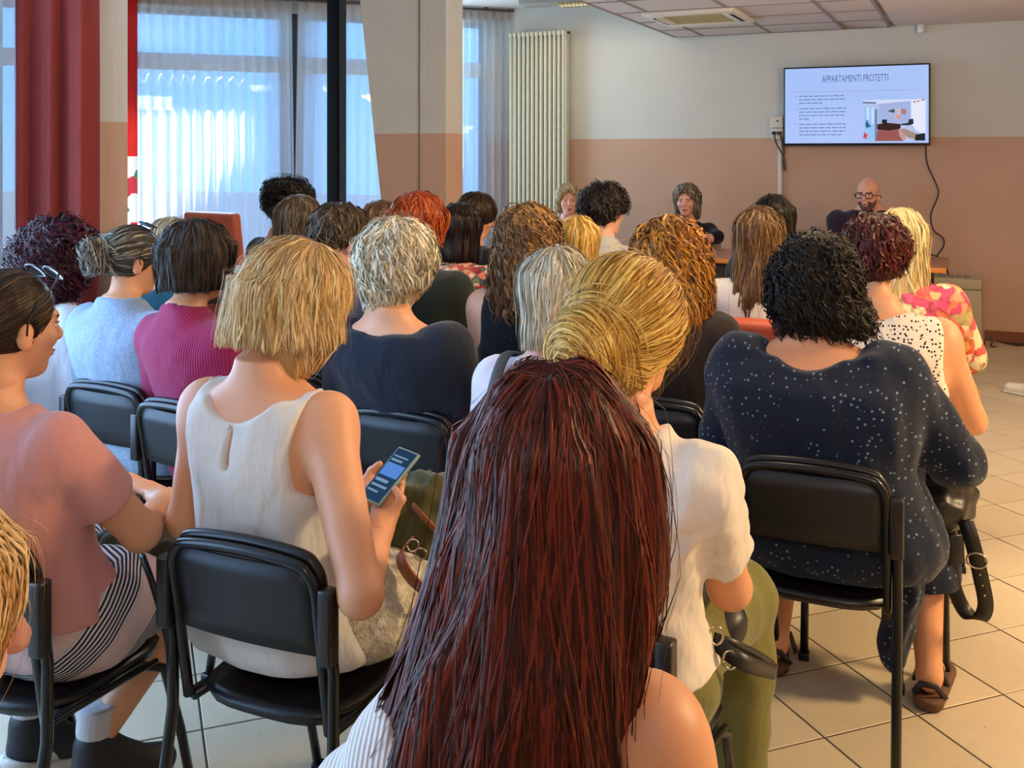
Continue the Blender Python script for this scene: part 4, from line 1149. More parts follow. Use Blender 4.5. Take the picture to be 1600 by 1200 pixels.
# television
tv = empty('television', (-.985, 9.40, 1.995)); tag(tv, 'wall mounted television showing a slide titled appartamenti protetti', 'television')
M_tvb = plain('tv_black', '0d0f12', .3)
TW, TH = 1.222, .700
box('casing', (0, .02, 0), (TW, .05, TH), M_tvb, tv, bev=.006); box('wall_mount', (0, .07, 0), (.4, .06, .3), M_tvb, tv)
def emis(name, col, st=1.0):
    if name in MATS: return MATS[name]
    b = NB(name); e = b.n('ShaderNodeEmission'); e.inputs[0].default_value = lin(col); e.inputs[1].default_value = st; b.l(e.outputs[0], b.out.inputs[0]); MATS[name] = b.m; return b.m
def screen_mat():
    b = NB('slide_light'); v = b.coord(); n = b.noise(v, 1.6, 1)
    e = b.n('ShaderNodeEmission'); b.l(b.mix(n, lin('9dbcf8'), lin('b9cdfb')), e.inputs[0]); e.inputs[1].default_value = 1.0; b.l(e.outputs[0], b.out.inputs[0]); return b.m
box('screen', (0, -.0065, .004), (TW-.026, .003, TH-.034), screen_mat(), tv)
def quads(name, rects, mat, y, parent):
    bm = bmesh.new()
    for (x0, z0, x1, z1) in rects: bm.faces.new([bm.verts.new(p) for p in ((x0, y, z0), (x1, y, z0), (x1, y, z1), (x0, y, z1))])
    return put(name, finish(bm, name, False), parent, mat)
def text(name, s, size, loc, mat, parent, sx=1.0, align='CENTER', rot=(PI/2, 0, 0), ext=0):
    c = bpy.data.curves.new(name, 'FONT'); c.body = s; c.size = size; c.align_x = align; c.align_y = 'CENTER'; c.extrude = ext
    o = bpy.data.objects.new(name, c); C.objects.link(o)
    me = bpy.data.meshes.new_from_object(o.evaluated_get(bpy.context.evaluated_depsgraph_get())); bpy.data.objects.remove(o)
    o = put(name, me, parent, mat); me.materials.clear(); me.materials.append(mat); o.location = loc; o.rotation_euler = rot; o.scale = (sx, 1, 1); return o
yS = -.0095
text('slide_title', 'APPARTAMENTI PROTETTI', .088, (-.0, yS, .235), emis('slide_ink', '54699f'), tv, .53)
quads('slide_rule', [(-.53, .125, .53, .129)], emis('slide_rule', 'a8a0c8'), yS, tv)
def fake_lines(y0, n, lastw, rng):
    R_ = []
    for i in range(n):
        x = -.475; xe = -.075 if i < n-1 else -.475+lastw; z = y0-i*.031
        while x < xe-.01:
            w = min(rng.uniform(.018, .06), xe-x); R_.append((x, z, x+w, z+.009)); x += w+.009
    return R_
rg = random.Random(3)
quads('slide_paragraph', fake_lines(.085, 3, .20, rg), emis('slide_body', '6f86bd'), yS, tv)
quads('slide_paragraph', fake_lines(-.025, 4, .09, rg), emis('slide_body', '6f86bd'), yS, tv)
quads('slide_paragraph', fake_lines(-.165, 4, .37, rg), emis('slide_body', '6f86bd'), yS, tv)
quads('slide_bullet', [(-.505, z, -.497, z+.008) for z in (.085, -.025, -.165)], emis('slide_body', '6f86bd'), yS, tv)
pic = quads('slide_picture', [(.065, -.312, .575, .045)], emis('pic_wall', 'b9c3ea'), yS-.0002, tv)
def slide_poly(polys, mat, y, parent):                              # outlines read off the slide's little photograph
    bm = bmesh.new()
    for po in polys: bm.faces.new([bm.verts.new((.065+(x-870)/530*.51, y, .05-(z-385)/360*.362)) for x, z in po])
    return put('picture_patch', finish(bm, 'picture_patch', False), parent, mat)
L_ = [([[(870, 390), (1285, 388), (1270, 405), (990, 425), (870, 410)]], 'pic_ceiling', 'd4dcf6'), ([[(870, 402), (985, 408), (985, 424), (870, 418)], [(975, 470), (995, 470), (995, 745), (975, 745)]], 'pic_lintel', '6f86a8'),
      ([[(880, 440), (975, 450), (975, 740), (880, 745)]], 'pic_window', '9cc4f4'), ([[(905, 450), (925, 450), (925, 560), (905, 560)], [(945, 455), (965, 455), (965, 600), (945, 590)]], 'pic_window_light', 'c8e0fc'),
      ([[(1005, 425), (1270, 405), (1275, 585), (1005, 600)]], 'pic_wall_back', 'a6b4e2'), ([[(1280, 395), (1400, 388), (1400, 690), (1325, 660), (1280, 600)]], 'pic_wall_right', 'e4eafc'),
      ([[(1000, 640), (1175, 640), (1230, 690), (1215, 745), (985, 745)]], 'pic_floor', '9a5a58'), ([[(1175, 640), (1215, 650), (1240, 720), (1215, 745), (1180, 700)]], 'pic_floor_light', 'c49a98'),
      ([[(995, 600), (1080, 588), (1195, 600), (1190, 640), (1100, 655), (995, 645)]], 'pic_desk', '3c2826'), ([[(1035, 560), (1078, 560), (1076, 592), (1035, 592)]], 'pic_monitor', '202632'),
      ([[(1080, 485), (1140, 470), (1145, 502), (1115, 500)]], 'pic_flag', '3c5a64'), ([[(1145, 470), (1190, 465), (1190, 555), (1145, 555)]], 'pic_board', 'cdb8cc'), ([[(1196, 470), (1242, 472), (1238, 520), (1196, 515)]], 'pic_poster', 'a8827e'), ([[(1155, 520), (1190, 520), (1190, 555), (1160, 555)]], 'pic_notice', 'd29a90'),
      ([[(1195, 598), (1255, 590), (1262, 560), (1298, 556), (1300, 600), (1265, 612), (1200, 610)]], 'pic_chair', '2c3440'), ([[(1185, 645), (1225, 640), (1340, 690), (1335, 740), (1250, 715)]], 'pic_table', 'a68e7c'),
      ([[(1318, 690), (1395, 678), (1395, 742), (1310, 742)]], 'pic_dark', '262c2c'), ([[(892, 600), (905, 555), (920, 590), (945, 620), (900, 632)]], 'pic_plant', '3a6a8c'), ([[(872, 715), (885, 668), (915, 690), (900, 712), (915, 730)]], 'pic_red', 'd84a62'),
      ([[(1296, 410), (1316, 404), (1320, 414), (1300, 422)], [(1328, 404), (1346, 399), (1350, 410), (1332, 416)], [(1360, 398), (1392, 388), (1394, 398), (1364, 408)]], 'pic_bunting', 'b86a62')]
for i, (rs, n_, c_) in enumerate(L_): slide_poly(rs, emis(n_, c_), yS-.0004-.00008*i, pic)
# cable hanging from the television
cab = [(-.412, 1.66), (-.402, 1.492), (-.325, 1.3), (-.315, 1.218), (-.366, 1.08), (-.371, .997), (-.346, .915), (-.275, .852), (-.275, .781), (-.325, .697), (-.33, .614), (-.27, .50), (-.229, .47), (-.20, .30)]
cb = tube('power_cable', [(x, 9.455, z) for x, z in cab], .0065, plain('cable_black', '241a18', .5), seg=6, smooth=6); tag(cb, 'dark cable hanging in a curve below the television', 'cable')
cb = tube('power_cable', [(-.52, 9.10, .76), (-.44, 9.28, .74), (-.336, 9.44, .702), (-.275, 9.45, .655), (-.245, 9.45, .591), (-.229, 9.45, .515), (-.209, 9.45, .33)], .006, plain('cable_black', '241a18', .5), seg=6, smooth=6); tag(cb, 'second dark cable looping from the table to the white cabinet', 'cable')
# socket box, trunking, loose plug lead
sk = empty('socket_box', (-1.665, 9.46, 1.805)); tag(sk, 'white double socket box on the wall left of the television', 'socket')
M_sw = plain('socket_white', 'cfc9bb', .4)
box('upper_box', (0, 0, .055), (.118, .07, .105), M_sw, sk, bev=.006); box('lower_box', (.004, 0, -.052), (.108, .07, .10), M_sw, sk, bev=.006)
for x in (-.024, .026): box('plug', (x+.004, -.045, -.045), (.036, .03, .03), plain('plug_black', '1d1a1a', .5), sk, bev=.005)
box('switch', (.01, -.038, .065), (.02, .008, .012), plain('plug_black', '1d1a1a', .5), sk)
tk = box('cable_trunking', (-1.645, 9.487, .86), (.036, .022, 1.70), M_sw, bev=.003); tag(tk, 'thin white cable trunking running down from the socket box', 'trunking')
cb = tube('plug_lead', [(-1.68, 9.40, 1.755), (-1.665, 9.41, 1.67), (-1.61, 9.44, 1.56), (-1.59, 9.45, 1.48), (-1.595, 9.455, 1.42), (-1.61, 9.455, 1.50), (-1.60, 9.44, 1.62), (-1.63, 9.40, 1.755)], .007, plain('cable_brown', '4a342a', .5), seg=6, smooth=5); tag(cb, 'short looped lead hanging from the socket box', 'cable')
al = empty('motion_sensor', (-.45, 9.45, 2.645)); tag(al, 'small white motion sensor high on the wall near the ceiling', 'sensor')
box('sensor_body', (0, 0, 0), (.062, .06, .085), plain('sensor_white', 'd8d2c8', .4), al, bev=.018, segs=3); box('sensor_lens', (0, -.03, -.012), (.035, .012, .035), plain('sensor_lens', 'efece6', .3), al, bev=.005)
# fan coil cabinet
fc = empty('heater_cabinet', (-.24, 9.34, 0)); tag(fc, 'low cream heater cabinet against the back wall at the right', 'cabinet')
M_fc = plain('heater_cream', 'b3ab8c', .5)
box('casing', (0, 0, .245), (.52, .30, .42), M_fc, fc, bev=.006); box('top_panel', (0, 0, .502), (.525, .305, .085), M_fc, fc, bev=.006)
box('plinth', (0, .01, .018), (.50, .27, .035), plain('plinth_dark', '3a352c', .8), fc)
for k in range(6): box('outlet_slat', (-.15+k*.06, 0, .547), (.045, .18, .006), plain('slat_grey', '8f8972', .6), fc)
ld = tube('floor_lead', [(.02+.02, 9.16, .012), (.05, 9.12, .07), (.085, 9.13, .10), (.10, 9.15, .05), (.09, 9.17, .012), (.13, 9.18, .012)], .006, plain('cable_grey', '4c4a44', .5), seg=6, smooth=5); tag(ld, 'tangled lead on the floor at the foot of the cream cabinet', 'cable')
# ------------------------------------------------------------------ chairs and tables
M_blk = plain('chair_plastic_black', '0b0b0e', .34, .05, 200, .15, .0006); M_tub = plain('chair_tube_black', '09090b', .28, .03)
M_brn = plain('chair_cap', '1c1512', .35)
M_cbk = plain('chair_back_black', '0c0c10', .46, .05, 260, .15, .0005)
def folding_chair():
    """black folding chair: hooped back frame with a panel, capped side posts, flat seat, crossing legs"""
    root = empty('folding_chair'); W_ = .180
    tilt = lambda z: -.205-.16*(z-.45)                                    # the back leans to the rear
    bm = bmesh.new(); pts = []
    for sx, zs in ((-1, (.42, .55, .66, .72)), (1, (.72, .66, .55, .42))):
        seq = [(sx*W_, tilt(z), z) for z in zs]
        if sx == -1: pts += seq + [(-W_+.012, tilt(.752), .752), (-W_+.045, tilt(.772), .772), (0, tilt(.78), .780)]
        else: pts += [(W_-.045, tilt(.772), .772), (W_-.012, tilt(.752), .752)]+seq
    bm_tube(bm, smooth_path(pts, 4), .0115, 8)
    put('back_frame', finish(bm, 'back_frame'), root, M_tub)
    # back panel, gently dished
    V = []; nx, nz = 12, 5; xs = np.linspace(-W_+.006, W_-.006, nx); zs = np.linspace(.585, .765, nz)
    def pan(x, z): 
        zz = z if z < .70 else z-max(0, abs(x)-.135)*max(0, (z-.70)/.065)*.6
        return (x, tilt(zz)-.012*(1-(x/W_)**2)+.004, zz)
    bm = bmesh.new(); F_ = [[bm.verts.new(Vector(pan(x, z))+Vector((0, .006, 0))) for x in xs] for z in zs]; B_ = [[bm.verts.new(Vector(pan(x, z))-Vector((0, .006, 0))) for x in xs] for z in zs]
    for i in range(nz-1):
        for j in range(nx-1):
            bm.faces.new((F_[i][j+1], F_[i][j], F_[i+1][j], F_[i+1][j+1])); bm.faces.new((B_[i][j], B_[i][j+1], B_[i+1][j+1], B_[i+1][j]))
    for j in range(nx-1): bm.faces.new((F_[0][j], F_[0][j+1], B_[0][j+1], B_[0][j])); bm.faces.new((F_[-1][j+1], F_[-1][j], B_[-1][j], B_[-1][j+1]))
    for i in range(nz-1): bm.faces.new((F_[i+1][0], F_[i][0], B_[i][0], B_[i+1][0])); bm.faces.new((F_[i][-1], F_[i+1][-1], B_[i+1][-1], B_[i][-1]))
    put('backrest', finish(bm, 'backrest'), root, M_cbk)
    # second rim that follows the hoop just outside it
    bm = bmesh.new(); P2 = [Vector((p[0]*1.0, p[1]+.022, p[2]+.012)) for p in smooth_path(pts, 4)][6:-6]
    bm_tube(bm, P2, .010, 8, .013); put('back_rim', finish(bm, 'back_rim'), root, M_blk)
    for sx in (-1, 1):
        bm = bmesh.new(); x = sx*(W_+.024)
        bm_tube(bm, [(x, tilt(.715)+.004, .715), (x, tilt(.55), .55), (x, -.222, .40), (x, -.262, .2), (x, -.30, .0)], .0125, 8)
        leg = put('leg', finish(bm, 'leg'), root, M_tub)
        bm = bmesh.new(); bm_box(bm, (x, tilt(.67), .655), (.032, .034, .15), bev=.006); put('post_cap', finish(bm, 'post_cap'), leg, M_brn)
        box('rubber_foot', (x, -.30, .012), (.032, .034, .024), M_tub, leg, bev=.004)
        bm = bmesh.new(); x2 = sx*(W_-.004)
        bm_tube(bm, [(x2, -.19, .415), (x2, .08, .405), (x2, .165, .36), (x2, .225, .18), (x2, .27, 0)], .0115, 8)
        leg = put('leg', finish(bm, 'leg'), root, M_tub); box('rubber_foot', (x2, .27, .012), (.030, .032, .024), M_tub, leg, bev=.004)
        tube('side_link', [(sx*(W_+.010), -.20, .42), (sx*(W_+.010), .12, .40)], .007, M_tub, root)
    # seat pan
    F = bmesh.new(); n = 9; top = []; bot = []
    for i in range(n):
        v = i/(n-1)*2-1; rt_, rb_2 = [], []
        for j in range(n):
            u = j/(n-1)*2-1; k = .5*(abs(u)**6*abs(v)**6)
            x = u*(.188-.03*abs(v)**5*(1 if True else 0)); y = v*(.205-.035*abs(u)**4)
            z = .436-.012*(1-u*u)*(1-v*v)-.010*max(0, v)**4
            rt_.append(F.verts.new((x, y, z))); rb_2.append(F.verts.new((x*.97, y*.97, z-.022)))
        top.append(rt_); bot.append(rb_2)
    for i in range(n-1):
        for j in range(n-1):
            F.faces.new((top[i][j], top[i][j+1], top[i+1][j+1], top[i+1][j])); F.faces.new((bot[i][j+1], bot[i][j], bot[i+1][j], bot[i+1][j+1]))
    for j in range(n-1):
        F.faces.new((top[0][j+1], top[0][j], bot[0][j], bot[0][j+1])); F.faces.new((top[-1][j], top[-1][j+1], bot[-1][j+1], bot[-1][j]))
        F.faces.new((top[j][0], top[j+1][0], bot[j+1][0], bot[j][0])); F.faces.new((top[j+1][-1], top[j][-1], bot[j][-1], bot[j+1][-1]))
    put('seat', finish(F, 'seat'), root, M_blk)
    return root
CHAIR0 = []
def chair_at(x, y, hd, label, z=0.0):
    if not CHAIR0: CHAIR0.append(folding_chair()); o = CHAIR0[0]
    else: o = copy_tree(CHAIR0[0])
    o.location = (x, y, 0); o.rotation_euler = (0, 0, math.radians(hd)); tag(o, label, 'chair', 'black folding chairs of the audience'); return o
def chair_for(info, label, dx=0.0, dy=0.0, dh=0):
    r = info['root']; h = r.rotation_euler.z; x = r.location.x+math.cos(h)*dx-math.sin(h)*dy; y = r.location.y+math.sin(h)*dx+math.cos(h)*dy
    return chair_at(x, y, math.degrees(h)+dh, label)
M_terra = plain('terracotta_leather', 'b5533a', .45, .08, 60, .25, .002)
def armchair(loc, hd, h, w, label, col=None, seat=.45):
    root = empty('padded_chair', loc, math.radians(hd)); tag(root, label, 'chair'); m = col or M_terra
    bm = bmesh.new(); bm_box(bm, (0, 0, 0), (w, .085, h-seat+.06), bev=.035, segs=4, M=Matrix.Rotation(math.radians(7), 4, 'X')); put('backrest', finish(bm, 'backrest'), root, m, (0, -.26, (h+seat)/2-.03))
    bm = bmesh.new(); bm_box(bm, (0, 0, 0), (w, .46, .10), bev=.035, segs=4); put('seat', finish(bm, 'seat'), root, m, (0, .0, seat-.05))
    for sx in (-1, 1):
        for sy in (-1, 1): tube('leg', [(sx*(w/2-.05), sy*.17, seat-.09), (sx*(w/2-.03), sy*.20, 0)], .017, plain('chair_leg_wood', '5a3a26', .5), root)
    return root
M_wood = None
def wood(name, c1, c2):
    b = NB(name); v = b.coord(scale=(.5, 6, 6)); n = b.noise(v, 6, 4, .6); b.bsdf(b.mix(n, lin(c1), lin(c2)), .38, b.bump(n, .1, .001)); return b.m
tb = empty('speakers_table', (-1.75, 7.92, 0), 0); tag(tb, 'long brown table with an orange edge in front of the speakers', 'table')
TZ = .80
box('tabletop', (0, 0, TZ-.016), (3.1, .82, .028), wood('table_brown', '8a5a42', 'a06c50'), tb, bev=.003)
box('edge_band', (0, -.412, TZ-.016), (3.1, .014, .034), wood('table_edge', 'c8752c', 'd98a38'), tb, bev=.004)
box('apron', (0, -.33, TZ-.085), (2.9, .02, .10), plain('apron_dark', '2a2420', .6), tb)
box('modesty_panel', (0, -.28, TZ-.36), (2.9, .018, .44), plain('table_panel_grey', '6a625c', .7), tb)
for sx in (-1, 1):
    for sy in (-1, 1): box('leg', (sx*1.42, sy*.33, TZ/2-.02), (.055, .055, TZ-.04), plain('apron_dark', '2a2420', .6), tb, bev=.004)
gl = at(1438, 418, 7.35)
def tumbler(x, y, z, label):
    root = empty('drinking_glass', (x, y, z)); tag(root, label, 'glass')
    b = NB('clear_glass') if 'clear_glass' not in MATS else None
    if b:
        g = b.n('ShaderNodeBsdfGlass'); g.inputs['IOR'].default_value = 1.3; g.inputs['Color'].default_value = (.95, .9, .85, 1); b.l(g.outputs[0], b.out.inputs[0]); MATS['clear_glass'] = b.m
    prof = [(0, 0), (.030, 0), (.036, .11), (.033, .11), (.028, .008), (0, .008)]; bm = bmesh.new(); rings = []
    for r, h in prof: rings.append([bm.verts.new((r*math.cos(2*PI*k/20), r*math.sin(2*PI*k/20), h)) for k in range(20)] if r else [bm.verts.new((0, 0, h))])
    for a, c in zip(rings, rings[1:]):
        for k in range(20):
            if len(a) == 1: bm.faces.new((a[0], c[(k+1) % 20], c[k]))
            elif len(c) == 1: bm.faces.new((a[k], a[(k+1) % 20], c[0]))
            else: bm.faces.new((a[k], a[(k+1) % 20], c[(k+1) % 20], c[k]))
    put('glass', finish(bm, 'glass'), root, MATS['clear_glass']); return root
tumbler(-.36, 7.70, TZ-.002, 'clear drinking glass on the right end of the long table')
# padded terracotta chairs
p = at(350, 400, 7.3); armchair((p.x+.02, p.y+.2, 0), -8, 1.165, .52, 'high-backed terracotta leather chair in front of the sunlit curtain')
# white side table with dark things on it, between the magenta shirt and the window
p = at(372, 420, 6.6)
st = empty('side_table', (p.x-.25, p.y+.1, 0), math.radians(20)); tag(st, 'small white topped table under the window left of the blond bob', 'table')
box('tabletop', (0, 0, .80), (.8, .45, .025), plain('white_laminate', 'd9dde0', .4), st, bev=.003); box('shelf_box', (0, .02, .69), (.72, .38, .17), plain('dark_shelf', '2b2624', .6), st)
for sx in (-1, 1):
    for sy in (-1, 1): box('leg', (sx*.36, sy*.19, .395), (.035, .035, .79), plain('dark_shelf', '2b2624', .6), st)
# ------------------------------------------------------------------ the audience, front rows last
DK = {'mat': cloth('dark_trousers', '23242b'), 'kind': 'trousers'}
JEANS = {'mat': cloth('denim', '27364f', .9, 300, .5, '1c2740'), 'kind': 'trousers', 'name': 'jeans'}
WSET = lambda n, **k: dict(n=n, **k)
# ---- nearest: long dark red hair
def strap1(i):
    zC = i['zC']; x = i['sp'](1)[0]
    tube('bra_strap', [(.145, -.075, zC-.17), (.135, -.072, zC-.115), (.128, -.055, zC-.075), (.125, -.01, zC-.055)], .005, plain('strap_black', '14100f', .6), i['root'], 6, .002, 4)
P1 = person('person with very long dark red hair in the centre foreground, seen from behind', 878, 566, 1.12, hd=15, head=(-17, 6, 0), lean=-.03, hunch=.035, hc_off=(.050, .06, .165), shdz=(-.09, .02), sw=.92, fat=.98, skin='warm', res=.010, arms={'r': ((.25, .10, .72), (.09, .30, .64))},
    top=dict(mat=ribbed('white_rib', 'e6dfd8', 48, strength=.8, col2='c4b8b0'), sleeve=.62, so=.03, cuts=[lambda i: (lambda x, y, z: x-.085)], scoop=(.135, .200, .055), hem=.44, name='ribbed_top', label='white ribbed top slipping off the right shoulder', res=.008),
    hair=st_long(hair_mat('hair_dark_red', '160404', '400e09', '742616', .44),
        [(-.86, .0, -.085, .200, .060), (-.62, .0, -.085, .215, .070), (-.46, -.005, -.090, .195, .075), (-.36, -.018, -.088, .168, .080), (-.27, -.026, -.076, .138, .090), (-.17, -.016, -.055, .122, .105), (-.08, -.004, -.034, .118, .118), (-.02, 0, -.020, .108, .115), (.02, 0, -.016, .090, .10), (.05, 0, -.014, .070, .085)],
        t=.016, n=4200, seg=30, step=.025, h=.008, radial=.6, lump=(.006, .055), lumpsq=(1, 1, .10), fc=(0, .17, -.07), fr=(.072, .125, .17),
        sets=[dict(n=3100, seg=23, step=.050, sub=3, where='top', w=.0042, jit=.12, fly=.035, length=(.85, 1)), dict(n=2600, seg=15, step=.044, sub=3, w=.0042, jit=.12, fly=.03, length=(.4, 1))]), extra=strap1)
# ---- left edge, blonde
P2 = person('blonde person half cut off at the left edge of the photo', -186, 738, .82, hd=-6, head=(-14, 6, 0), lean=-.03, res=.012, hres=.006, skin='pink',
    top=dict(mat=cloth('cream_blouse', 'd9cfc2'), sleeve=.6), bottom=DK,
    hair=st_long(hair_mat('hair_left_blonde', '8a6030', 'c4955a', 'ecd2a2', .38), [(-.34, 0, -.075, .09, .05), (-.24, 0, -.075, .105, .06), (-.12, 0, -.055, .105, .085), (-.02, 0, -.03, .104, .11), (.06, 0, -.014, .092, .112)], t=.018, n=2200, seg=22, step=.018, h=.007,
        fc=(0, .16, -.07), fr=(.095, .15, .15), sets=[dict(n=900, seg=22, step=.018, where='top', w=.0021, jit=.2, fly=.1), dict(n=1200, seg=12, step=.018, w=.0021, jit=.25, fly=.12)]))
# ---- white sleeveless top, blond bob, phone
def keyhole(i):
    x0, _ = i['sp'](.8); zC = i['zC']; z1, z0 = zC-.090, zC-.182
    def f(x, y, z):
        w = .0025+.0065*np.clip((z1-z)/(z1-z0), 0, 1)
        return np.where((y < i['sp'](.9)[1]) & (z < z1) & (z > z0), w-np.abs(x-x0), -1)
    return f
def bits3(i):
    zC = i['zC']; x0, y0 = i['sp'](.95)
    F = Fd().add(ell((x0, y0-.118, zC-.088), (.006, .004, .006))); blob('button', F, .003, plain('button_cream', 'd8cfc0', .3), i['root'])
    a = i['A'][1][0]
    tube('bra_strap', [(a[0]-.060, a[1]-.085, a[2]-.10), (a[0]-.047, a[1]-.078, a[2]-.03), (a[0]-.032, a[1]-.045, a[2]+.040), (a[0]-.030, a[1]-.0, a[2]+.058)], .007, plain('strap_beige', 'b98f6e', .6), i['root'], 6, .0025, 5)

def lace(name, c1, c2):
    b = NB(name); v = b.coord(); vo = b.n('ShaderNodeTexVoronoi', feature='DISTANCE_TO_EDGE'); vo.inputs['Scale'].default_value = 34; b.l(v, vo.inputs['Vector'])
    nz = b.noise(v, 46, 4, .65); m = b.ramp(nz, [(.42, (0, 0, 0, 1)), (.60, (1, 1, 1, 1))])
    n1 = b.bump(b.noise(b.coord(scale=(1, 1, 1)), 10, 3), .5, .02)
    b.bsdf(b.mix(m, lin(c1), lin(c2)), .8, b.bump(m, .9, .004, n1), Specular_IOR_Level=.2); return b.m
def stripes4():
    b = NB('striped_skirt'); v = b.coord(rot=(.9, 0, .35)); sx = b.n('ShaderNodeSeparateXYZ'); b.l(v, sx.inputs[0])
    w = b.n('ShaderNodeTexWave', wave_type='BANDS', bands_direction='Y'); w.inputs['Scale'].default_value = 34; w.inputs['Distortion'].default_value = .5; b.l(v, w.inputs['Vector'])
    big = b.n('ShaderNodeTexWave', wave_type='BANDS', bands_direction='Y'); big.inputs['Scale'].default_value = 2.1; big.inputs['Phase Offset'].default_value = .4; b.l(v, big.inputs['Vector'])
    thin = b.ramp(w.outputs['Fac'], [(.45, lin('1e2230')), (.60, lin('cfc3bd'))])
    col = b.mix(b.ramp(big.outputs['Fac'], [(.42, (0, 0, 0, 1)), (.48, (1, 1, 1, 1))]), lin('cdb0aa'), thin)
    b.bsdf(col, .85, b.bump(b.noise(v, 12, 3), .5, .02), Specular_IOR_Level=.2); return b.m
PHC = np.array(at(609, 744, 2.36)); PHX = np.array((.86, -.30, -.05)); PHX /= np.linalg.norm(PHX); PHZ = np.array((-.25, -.52, .75)); PHZ -= PHX*(PHX@PHZ); PHZ /= np.linalg.norm(PHZ); PHY = np.cross(PHZ, PHX)
WR3 = PHC+PHX*.052-PHY*.105-PHZ*.030; WL3 = PHC-PHX*.105-PHY*.065-PHZ*.040
P3 = person('blond bobbed person in a white sleeveless top looking down at a phone', 503, 371, 2.36, hd=0, at_chair=(-1.425, 1.93), head=(-46, 30, 2), lean=-.02, hunch=.055, sw=.98, fat=.99, skin='warm', res=.0095, hres=.0055, hc_off=(.02, .075, .135),
    knees={'r': ((.235, .41, .535), (.23, .40, .085)), 'l': ((-.03, .45, .53), (-.03, .42, .085))}, arms={'r': ('W', (-1.100, 1.700, .715), WR3), 'l': ('W', (-1.655, 1.83, .74), WL3)}, seat=.46,
    handspec={'r': (PHY*.85-PHX*.50, PHZ, PHX, .22, ((.75, .55, .55), (.75, -.55, .25))), 'l': (PHX*.8+PHY*.45, PHZ, PHY, .25)},
    top=dict(mat=cloth('white_linen', 'd8d3cc', .85, 480, .8), sleeve=0, armhole=.068, ahx=.022, scoop=(.080, .128), hem=.475, name='sleeveless_top', o=.016, flare=.07, wr=.0055, wl=.11, wsq=(1, 1, .8), res=.0065, cuts=[keyhole]),
    bottom=dict(mat=lace('cream_lace', 'b9ad97', 'ddd2bb'), kind='skirt', name='skirt', label='cream textured skirt', o=.014, hem_y=.50, waist=.32),
    hair=st_bob(hair_mat('hair_blond_bob', '7e5a30', 'c2965a', 'ecd19c', .36, '8a6638'), L=.078, w=.112, d=.130, t=.024, yc=-.022, flare=.012, n=3200, h=.008, fc=(0, .165, -.05), fr=(.056, .115, .15), kf=.9, hemH=None, zend=-.165, more=[('H', ell((.074, .045, -.055), (.030, .058, .085)), .03), ('H', ell((-.074, .045, -.055), (.030, .058, .085)), .03)],
        sets=[dict(n=2200, seg=15, step=.018, where='top', w=.0036, jit=.16, fly=.06), dict(n=2000, seg=10, step=.018, w=.0036, jit=.16, fly=.05)]), extra=bits3)
# ---- pink t-shirt, striped skirt, sunglasses on the head
P4 = person('person in a pink t-shirt and striped skirt with sunglasses pushed onto dark hair', 14, 421, 2.24, hd=4, at_chair=(-1.92, 1.69), head=(-16, 4, 0), lean=-.03, hunch=.05, sw=1.0, fat=1.08, skin='warm', res=.010, hres=.005, face=dict(brow='2a1c14'),
    arms={'r': ('W', (-1.700, 1.735, .735), (-1.795, 1.90, .735)), 'l': ('W', (-2.16, 1.74, .73), (-1.98, 1.97, .735))},
    handspec={'r': ((-.55, .55, .05), (0, -.1, -1), (-.3, .9, .1), .35), 'l': ((.9, -.12, .05), (0, -.1, -1), (.2, .9, .1), .35)},
    knees={'r': ((.13, .43, .525), (.0, .13, .17)), 'l': ((-.10, .44, .52), (-.19, .12, .19))}, shoes=None, feet=False,
    top=dict(mat=cloth('pink_tshirt', 'cb8c84', .85, 420, .7), sleeve=.60, so=.024, neck=.074, hem=.575, name='t_shirt', o=.014, flare=.05, wr=.0045, wl=.09, res=.007),
    bottom=dict(mat=stripes4(), kind='skirt', name='skirt', label='skirt in navy, white and pink stripes', o=.018, hem_y=.46, waist=.34, hi=True),
    hair=st_short(hair_mat('hair_tied_dark', '130d0a', '2c1e17', '4a3426', .35), t=.010, plane=(-1.25, 1, .045), ears=True, face=False, crown=(0, .06, .10), prims=[('H', ell((0, -.115, -.05), (.032, .035, .05)), .02)],
        sets=[dict(n=1500, seg=12, step=.012, flow='back', dir=(0, -1, -.55), jit=.1, w=.003, lift=(-.002, .003), fly=.02)]),
    glasses=dict(up=48, name='sunglasses', label='black sunglasses pushed up on the head', size=1.12, lens=plain('dark_lens', '0c0d12', .12)))
